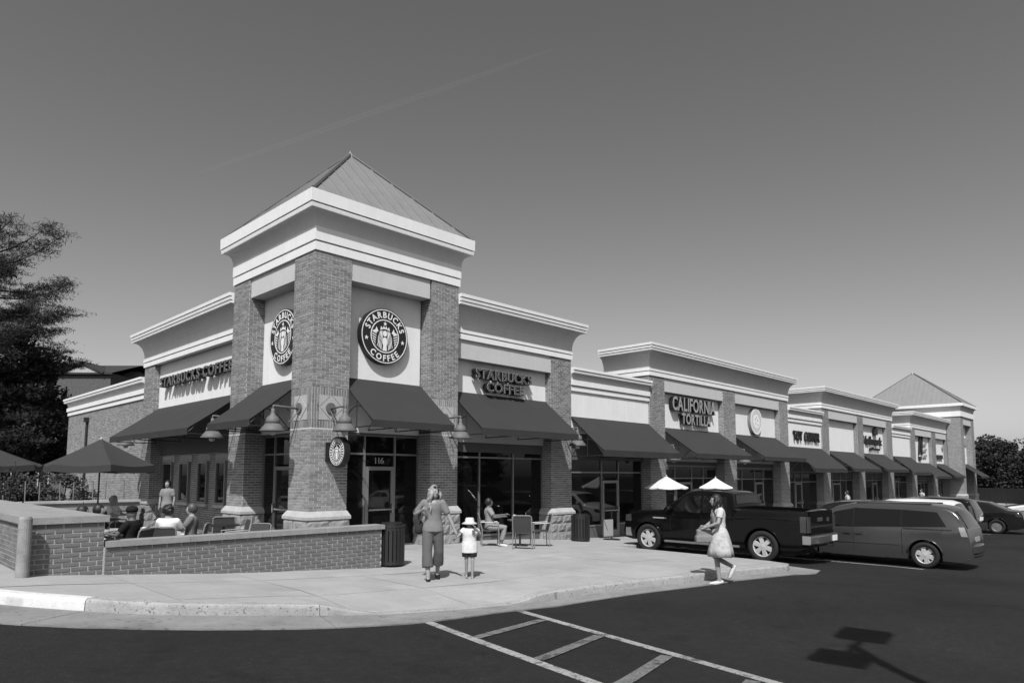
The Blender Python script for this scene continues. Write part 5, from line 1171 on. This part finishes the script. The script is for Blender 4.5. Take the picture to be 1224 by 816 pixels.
for (x, y, rz, sv, lb) in ((47.2, -1.6, 2.4, .45, 'distant person in white carrying a pale bag under the far awnings'), (31.6, -1.7, 2.0, .42, 'distant person in a white top below the toy shop sign')):
    person(lb, (x, y, G(x)), rz, stJ(), [('shirt', sv, dict(hem=-.1, sleeve=.7, inf=.03)), ('pants', .3 if x > 40 else .05), ('shoes', .02)], ('dark', 'short'), vox=.022, face=False)
table(-3.75, -.1, 'round table between the people behind the low wall', 0, .42, 'steel'); table(-2.9, 5.5, 'round table under the large dark parasol', 0, .42, 'steel')
cup(-3.6, -.05, .735, 'white paper cup on the table behind the low wall'); cup(-2.35, -.3, .9, 'white paper cup held up right of the white top') if False else None
for x, y, rz, lb in ((-1.6, .4, 2.9, 'empty dark metal chair on the patio nearest the corner post'), (-1.2, 1.9, 1.2, 'empty metal chair by the patio windows'), (-2.0, -1.3, 3.6, 'empty metal chair close behind the low wall')): chair(x, y, rz, lb, 0)
table(-1.5, 1.2, 'small empty round table by the corner post on the patio', 0, .36, 'steel')

# ================================================================== vegetation and what stands behind
def leaves(name, C_, size, m, parent, rng, aspect=.55, up=None):
    C_ = np.asarray(C_, float); n = len(C_); d = rng.normal(size=(n, 3)); d /= np.linalg.norm(d, axis=1)[:, None]
    if up is not None: d = d*(1-up[1])+np.asarray(up[0])*up[1]; d /= np.linalg.norm(d, axis=1)[:, None]
    e = np.cross(d, rng.normal(size=(n, 3))); e /= np.linalg.norm(e, axis=1)[:, None]+1e-9; s_ = size*rng.uniform(.6, 1.35, n)[:, None]
    V = np.stack([C_-d*s_*.5, C_+e*s_*aspect*.5, C_+d*s_*.5, C_-e*s_*aspect*.5], 1).reshape(-1, 3)
    me = bpy.data.meshes.new(name); me.vertices.add(4*n); me.vertices.foreach_set('co', V.ravel()); me.loops.add(4*n); me.loops.foreach_set('vertex_index', np.arange(4*n, dtype=np.int32)); me.polygons.add(n); me.polygons.foreach_set('loop_start', np.arange(0, 4*n, 4, dtype=np.int32)); me.polygons.foreach_set('loop_total', np.full(n, 4, np.int32)); me.update(calc_edges=True); me.materials.append(m)
    o = bpy.data.objects.new(name, me); COL.objects.link(o); o.parent = parent; return o
def decid(label, loc, H, rad, seed, n=9000, size=.3, m='leaf', cat='tree', name='leafy_tree', low=.15, group=None):
    rng = np.random.default_rng(seed); t = empty(name, label, cat, loc, 0, group)
    tr = MB(); tr.tube([(0,0,-.2), (.05,0,H*.25), (-.05,.06,H*.55), (0,0,H*.85)], [H*.03, H*.022, H*.013, .02], 8); cl_ = []
    for k in range(16):
        a = rng.uniform(0, 6.28); h = H*rng.uniform(.25, .75); L_ = rad*rng.uniform(.5, .95)*(1-.45*(h/H-.25)); e = (math.cos(a)*L_, math.sin(a)*L_, h+L_*rng.uniform(.15, .6)); tr.tube([(0,0,h), (e[0]*.5, e[1]*.5, h+(e[2]-h)*.6), e], [H*.010, H*.007, .012], 6); cl_.append(e)
    tr.build('trunk', M['bark'], t, True); C_ = []
    cs = []
    for k in range(46):
        a = rng.uniform(0, 6.28); v = rng.uniform(low, 1); prof = math.sin(math.pi*min(1, (v*.88+.12)))**.6; rr = rad*prof*math.sqrt(rng.uniform(.15, 1)); cs.append(((math.cos(a)*rr, math.sin(a)*rr, H*v*.94), rad*rng.uniform(.16, .34)))
    for e in cl_: cs.append((e, rad*.25))
    per = n//len(cs)
    for c, r_ in cs:
        q = rng.normal(size=(per, 3)); q /= np.linalg.norm(q, axis=1)[:, None]; q *= (rng.uniform(.25, 1, per)**.5)[:, None]*r_; q[:, 2] *= .75; C_.append(q+np.array(c))
    leaves('crown', np.concatenate(C_), size, M[m], t, rng); return t
def fpt(px, depth): return CAM+fw*depth+rt*((px-612)/F_PX*depth)
# pine at the left edge
rng = np.random.default_rng(11); pine = empty('pine_tree', 'tall dark pine with feathery layered branches at the left edge', 'tree', (fpt(-34, 39).x, fpt(-34, 39).y, -.2)); pine.scale = (1.36, 1.36, 1.32)
tr = MB(); tr.tube([(0,0,-.2), (.05,0,4), (-.05,.1,8), (0,0,12.2)], [.26, .2, .12, .02], 10); C_ = []; D_ = []
for k in range(74):
    z = 2.0+10.2*(k+rng.uniform(0, 1))/74; a = rng.uniform(0, 6.28); L_ = np.interp(z, [2, 4, 6.2, 7.5, 9.5, 11, 12.2], [2.4, 2.8, 3.6, 4.4, 3.6, 2.6, .9])*rng.uniform(.6, 1.1); tilt = np.interp(z, [2, 7, 9.5, 10.8, 12], [-.08, .0, .10, .45, .9]); pts = []
    for i in range(6): u = i/5; pts.append((math.cos(a)*L_*u, math.sin(a)*L_*u, z+L_*tilt*u+.12*L_*u*u-.10*L_*math.sin(math.pi*u)))
    tr.tube(pts, [.05*(1-.16*i) for i in range(6)], 5)
    for i in range(int(L_*21)):
        u = rng.uniform(.22, 1.02)**.8; f_ = u*5; i0 = min(4, int(f_)); q = np.array(pts[i0])+(np.array(pts[i0+1])-np.array(pts[i0]))*(f_-i0); sp_ = .42*(1.15-u*.6)
        c = q+rng.normal(size=3)*np.array([sp_, sp_, .09]); nn = 28; C_.append(c+rng.normal(size=(nn, 3))*np.array([.17, .17, .04])); dd = np.array([math.cos(a), math.sin(a), .5])+rng.normal(size=(nn, 3))*.7; D_.append(dd)
tr.build('trunk', M['bark'], pine, True); leaves('crown', np.concatenate(C_), .20, M['needle'], pine, rng, .12)
for k, (x, y, H, r_, sd, lb) in enumerate(((fpt(-30, 44).x, fpt(-30, 44).y, 9, 4.5, 3, 'dark leafy tree behind the pine at the left edge'), (fpt(40, 46).x, fpt(40, 46).y, 8.0, 3.0, 4, 'lower dark tree before the brick houses'), (fpt(8, 41).x, fpt(8, 41).y, 10.6, 3.4, 6, 'dense dark tree under the pine branches'))): decid(lb, (x, y, .2), H, r_, sd, 11000, .28, 'leaf', group='dark trees at the left')
for k, (px, dp, H, rad, lb) in enumerate(((1188, 84, 7.6, 5.0, 'dense dark tree right of the far tower'), (1232, 78, 7.0, 5.2, 'dense dark tree cut by the right edge of the picture'), (1178, 100, 6.2, 5.0, 'dark tree showing just past the far tower wall'), (1262, 92, 8, 6, 'dark tree beyond the right edge, only its side showing'))):
    p = fpt(px, dp); decid(lb, (p.x, p.y, -1.0), H, rad, 20+k, 15000, .34, 'leaf', low=.05, group='dense trees beyond the shops')
p0, p1 = fpt(1160, 72), fpt(1300, 60); fe = wroot('board_fence', 'low dark fence under the trees at the right', 'fence', (p0.x, p0.y, -1)); 
n = 18
for i in range(n):
    a = p0+(p1-p0)*(i/n); b = p0+(p1-p0)*((i+.94)/n); MB().bar((a.x, a.y, -.1), (b.x, b.y, -.1), .05, 1.5).build('board', M['bark'], fe)
# shrubs behind the patio wall
struct(MB().box(-9, .3, 12.4, 60, -.2, .12).build('lawn', M['grass']))
for k, (x, y, H, r_, lb) in enumerate(((-6.6, 14.0, 1.9, 1.25, 'rounded shrub behind the patio wall at the left edge'), (-4.6, 14.2, 1.75, .9, 'leafy shrub left of the hoop rails'), (-3.2, 14.4, 1.8, .9, 'leafy shrub behind the hoop rails'), (-1.8, 14.3, 1.85, .9, 'leafy shrub between the hoop rails and the brick wing'))):
    decid(lb, (x, y, .1), H, r_, 40+k, 5000, .10, 'leaf2', 'shrub', 'shrub', low=.02, group='shrubs behind the patio wall')
pl_ = empty('small_plant', 'thin stemmed plant standing by the taller brick wall', 'plant', (-4.9, 6.2, 0)); rng = np.random.default_rng(5); g = MB(); cc = []
for k in range(7):
    a = rng.uniform(0, 6.28); e = (math.cos(a)*.35, math.sin(a)*.35, 1.9+rng.uniform(-.2, .4)); g.tube([(0,0,0), (e[0]*.4, e[1]*.4, .9), e], [.02, .015, .006], 5)
    for i in range(40): u = rng.uniform(.6, 1); cc.append((e[0]*u+rng.normal()*.10, e[1]*u+rng.normal()*.10, e[2]*u+rng.normal()*.10))
g.build('stem', M['bark'], pl_); leaves('leaves', cc, .09, M['leaf'], pl_, rng)
# brick houses far behind
def house(label, px0, px1, dp, zw, za, gab, seed):
    a, b = fpt(px0, dp), fpt(px1, dp); wd = (b-a).length; ang = math.atan2((b-a).y, (b-a).x); h = empty('brick_house', label, 'house', (a.x, a.y, -.3), ang, 'brick houses behind the trees')
    MB().box(0, wd, 0, 9, 0, zw).build('wall', M['tarb'], h)
    g0, g1 = gab
    r_ = MB(); r_.q((-.3,-.3,zw),(wd+.3,-.3,zw),(wd+.3,4.5,za),(-.3,4.5,za)); r_.q((wd+.3,9.3,zw),(-.3,9.3,zw),(-.3,4.5,za),(wd+.3,4.5,za)); r_.q((-.3,-.3,zw-.15),(wd+.3,-.3,zw-.15),(wd+.3,-.3,zw),(-.3,-.3,zw)); ro = r_.build('roof', M['shingle'], h)
    gm = (g0+g1)/2; zz = zw+(g1-g0)*.26
    MB().q((g0,-.25,zw),(g1,-.25,zw),(gm,-.25,zz)).build('gable', M['cap'], h)
    for s_, e in ((g0-.35, gm), (g1+.35, gm)): MB().obox(((s_+e)/2, 1.3, (zw-.1+zz)/2+.12), Vector((e-s_, 0, zz-zw+.1)).normalized(), (0,1,0), Vector((-(zz-zw+.1), 0, e-s_)).normalized(), math.hypot(e-s_, zz-zw+.1)/2+.1, 1.7, .10).build('gable_roof', M['shingle'], h)
    for fl in (1.0, 3.9, 6.4):
        x = .8
        while x < wd-1.2:
            if fl+1.6 < zw: w_ = MB().box(x, x+1.0, -.06, .05, fl, fl+1.6).build('window', M['cap'], h); MB().box(x+.1, x+.9, -.08, -.061, fl+.1, fl+1.5).build('pane', M['glass'], w_)
            x += 2.4
house('dark brick house with pale gable behind the pine', -60, 128, 60, 11.2, 12.6, (10.0, 13.0), 1)
house('dark brick house with a plain gable left of the coffee shop roof', 112, 210, 66, 11.4, 12.4, (1.8, 5.8), 2)
# trees across the lot, seen only as reflections in the shop windows
tt = decid('leafy tree across the parking lot, mirrored in the shop windows', (2, -52, .2), 9, 5, 77, 6000, .5, 'leaf', group='trees across the lot')
for x, y, lb in ((14, -55, 'second from the left'), (27, -50, 'third from the left'), (40, -54, 'second from the right'), (54, -52, 'rightmost'), (-12, -56, 'behind the camera, far left')):
    c_ = copy_tree(tt); c_.location = (x, y, 0); c_['label'] = 'leafy tree across the parking lot, ' + lb

# cars parked across the lot behind the camera: they show only in the shop windows
def car_away(spec, pm, x, y, lb): car('parked_car', lb, spec, M[pm], (x, y, LOT(x)), R(-90), False, 'cars mirrored in the shop windows')
car_away(suv, 'pwhite', 5.0, -27, 'pale car across the lot, mirrored in the coffee shop windows'); car_away(suv, 'pgrey', 14.5, -25, 'grey car across the lot, mirrored left of the glass door'); car_away(sedan, 'pwhite', 21, -25.5, 'pale sedan across the lot, mirrored in the tortilla shop windows')
car_away(sedan, 'pwhite', -2.5, -25.5, 'pale sedan across the lot, leftmost of the mirrored cars'); car_away(suv, 'pwhite', 28.5, -25, 'pale estate car across the lot, rightmost of the mirrored cars'); car_away(suv, 'pdark', 8.5, -25.5, 'dark car across the lot between the pale and the grey car')
# faint vapour trail high in the sky
ca, cb = [CAM+(fw2+cx_*((px-612)/F_PX)-cu_*((py-CY)/F_PX))*2600 for px, py in ((235, 208), (660, 60))]
cm = bpy.data.materials.new('vapour'); cm.use_nodes = True; N_ = cm.node_tree.nodes; N_['Principled BSDF'].inputs['Base Color'].default_value = (.8, .8, .8, 1); N_['Principled BSDF'].inputs['Roughness'].default_value = 1; N_['Principled BSDF'].inputs['Alpha'].default_value = .012
vt = MB().tube([ca+(cb-ca)*(i/12)+Vector((0, 0, 1.5*math.sin(i*1.3))) for i in range(13)], [4+5*math.sin(math.pi*i/12) for i in range(13)], 10).build('vapour_trail', cm, None, True); tag(vt, 'faint pale vapour trail slanting across the upper sky', 'vapour trail')
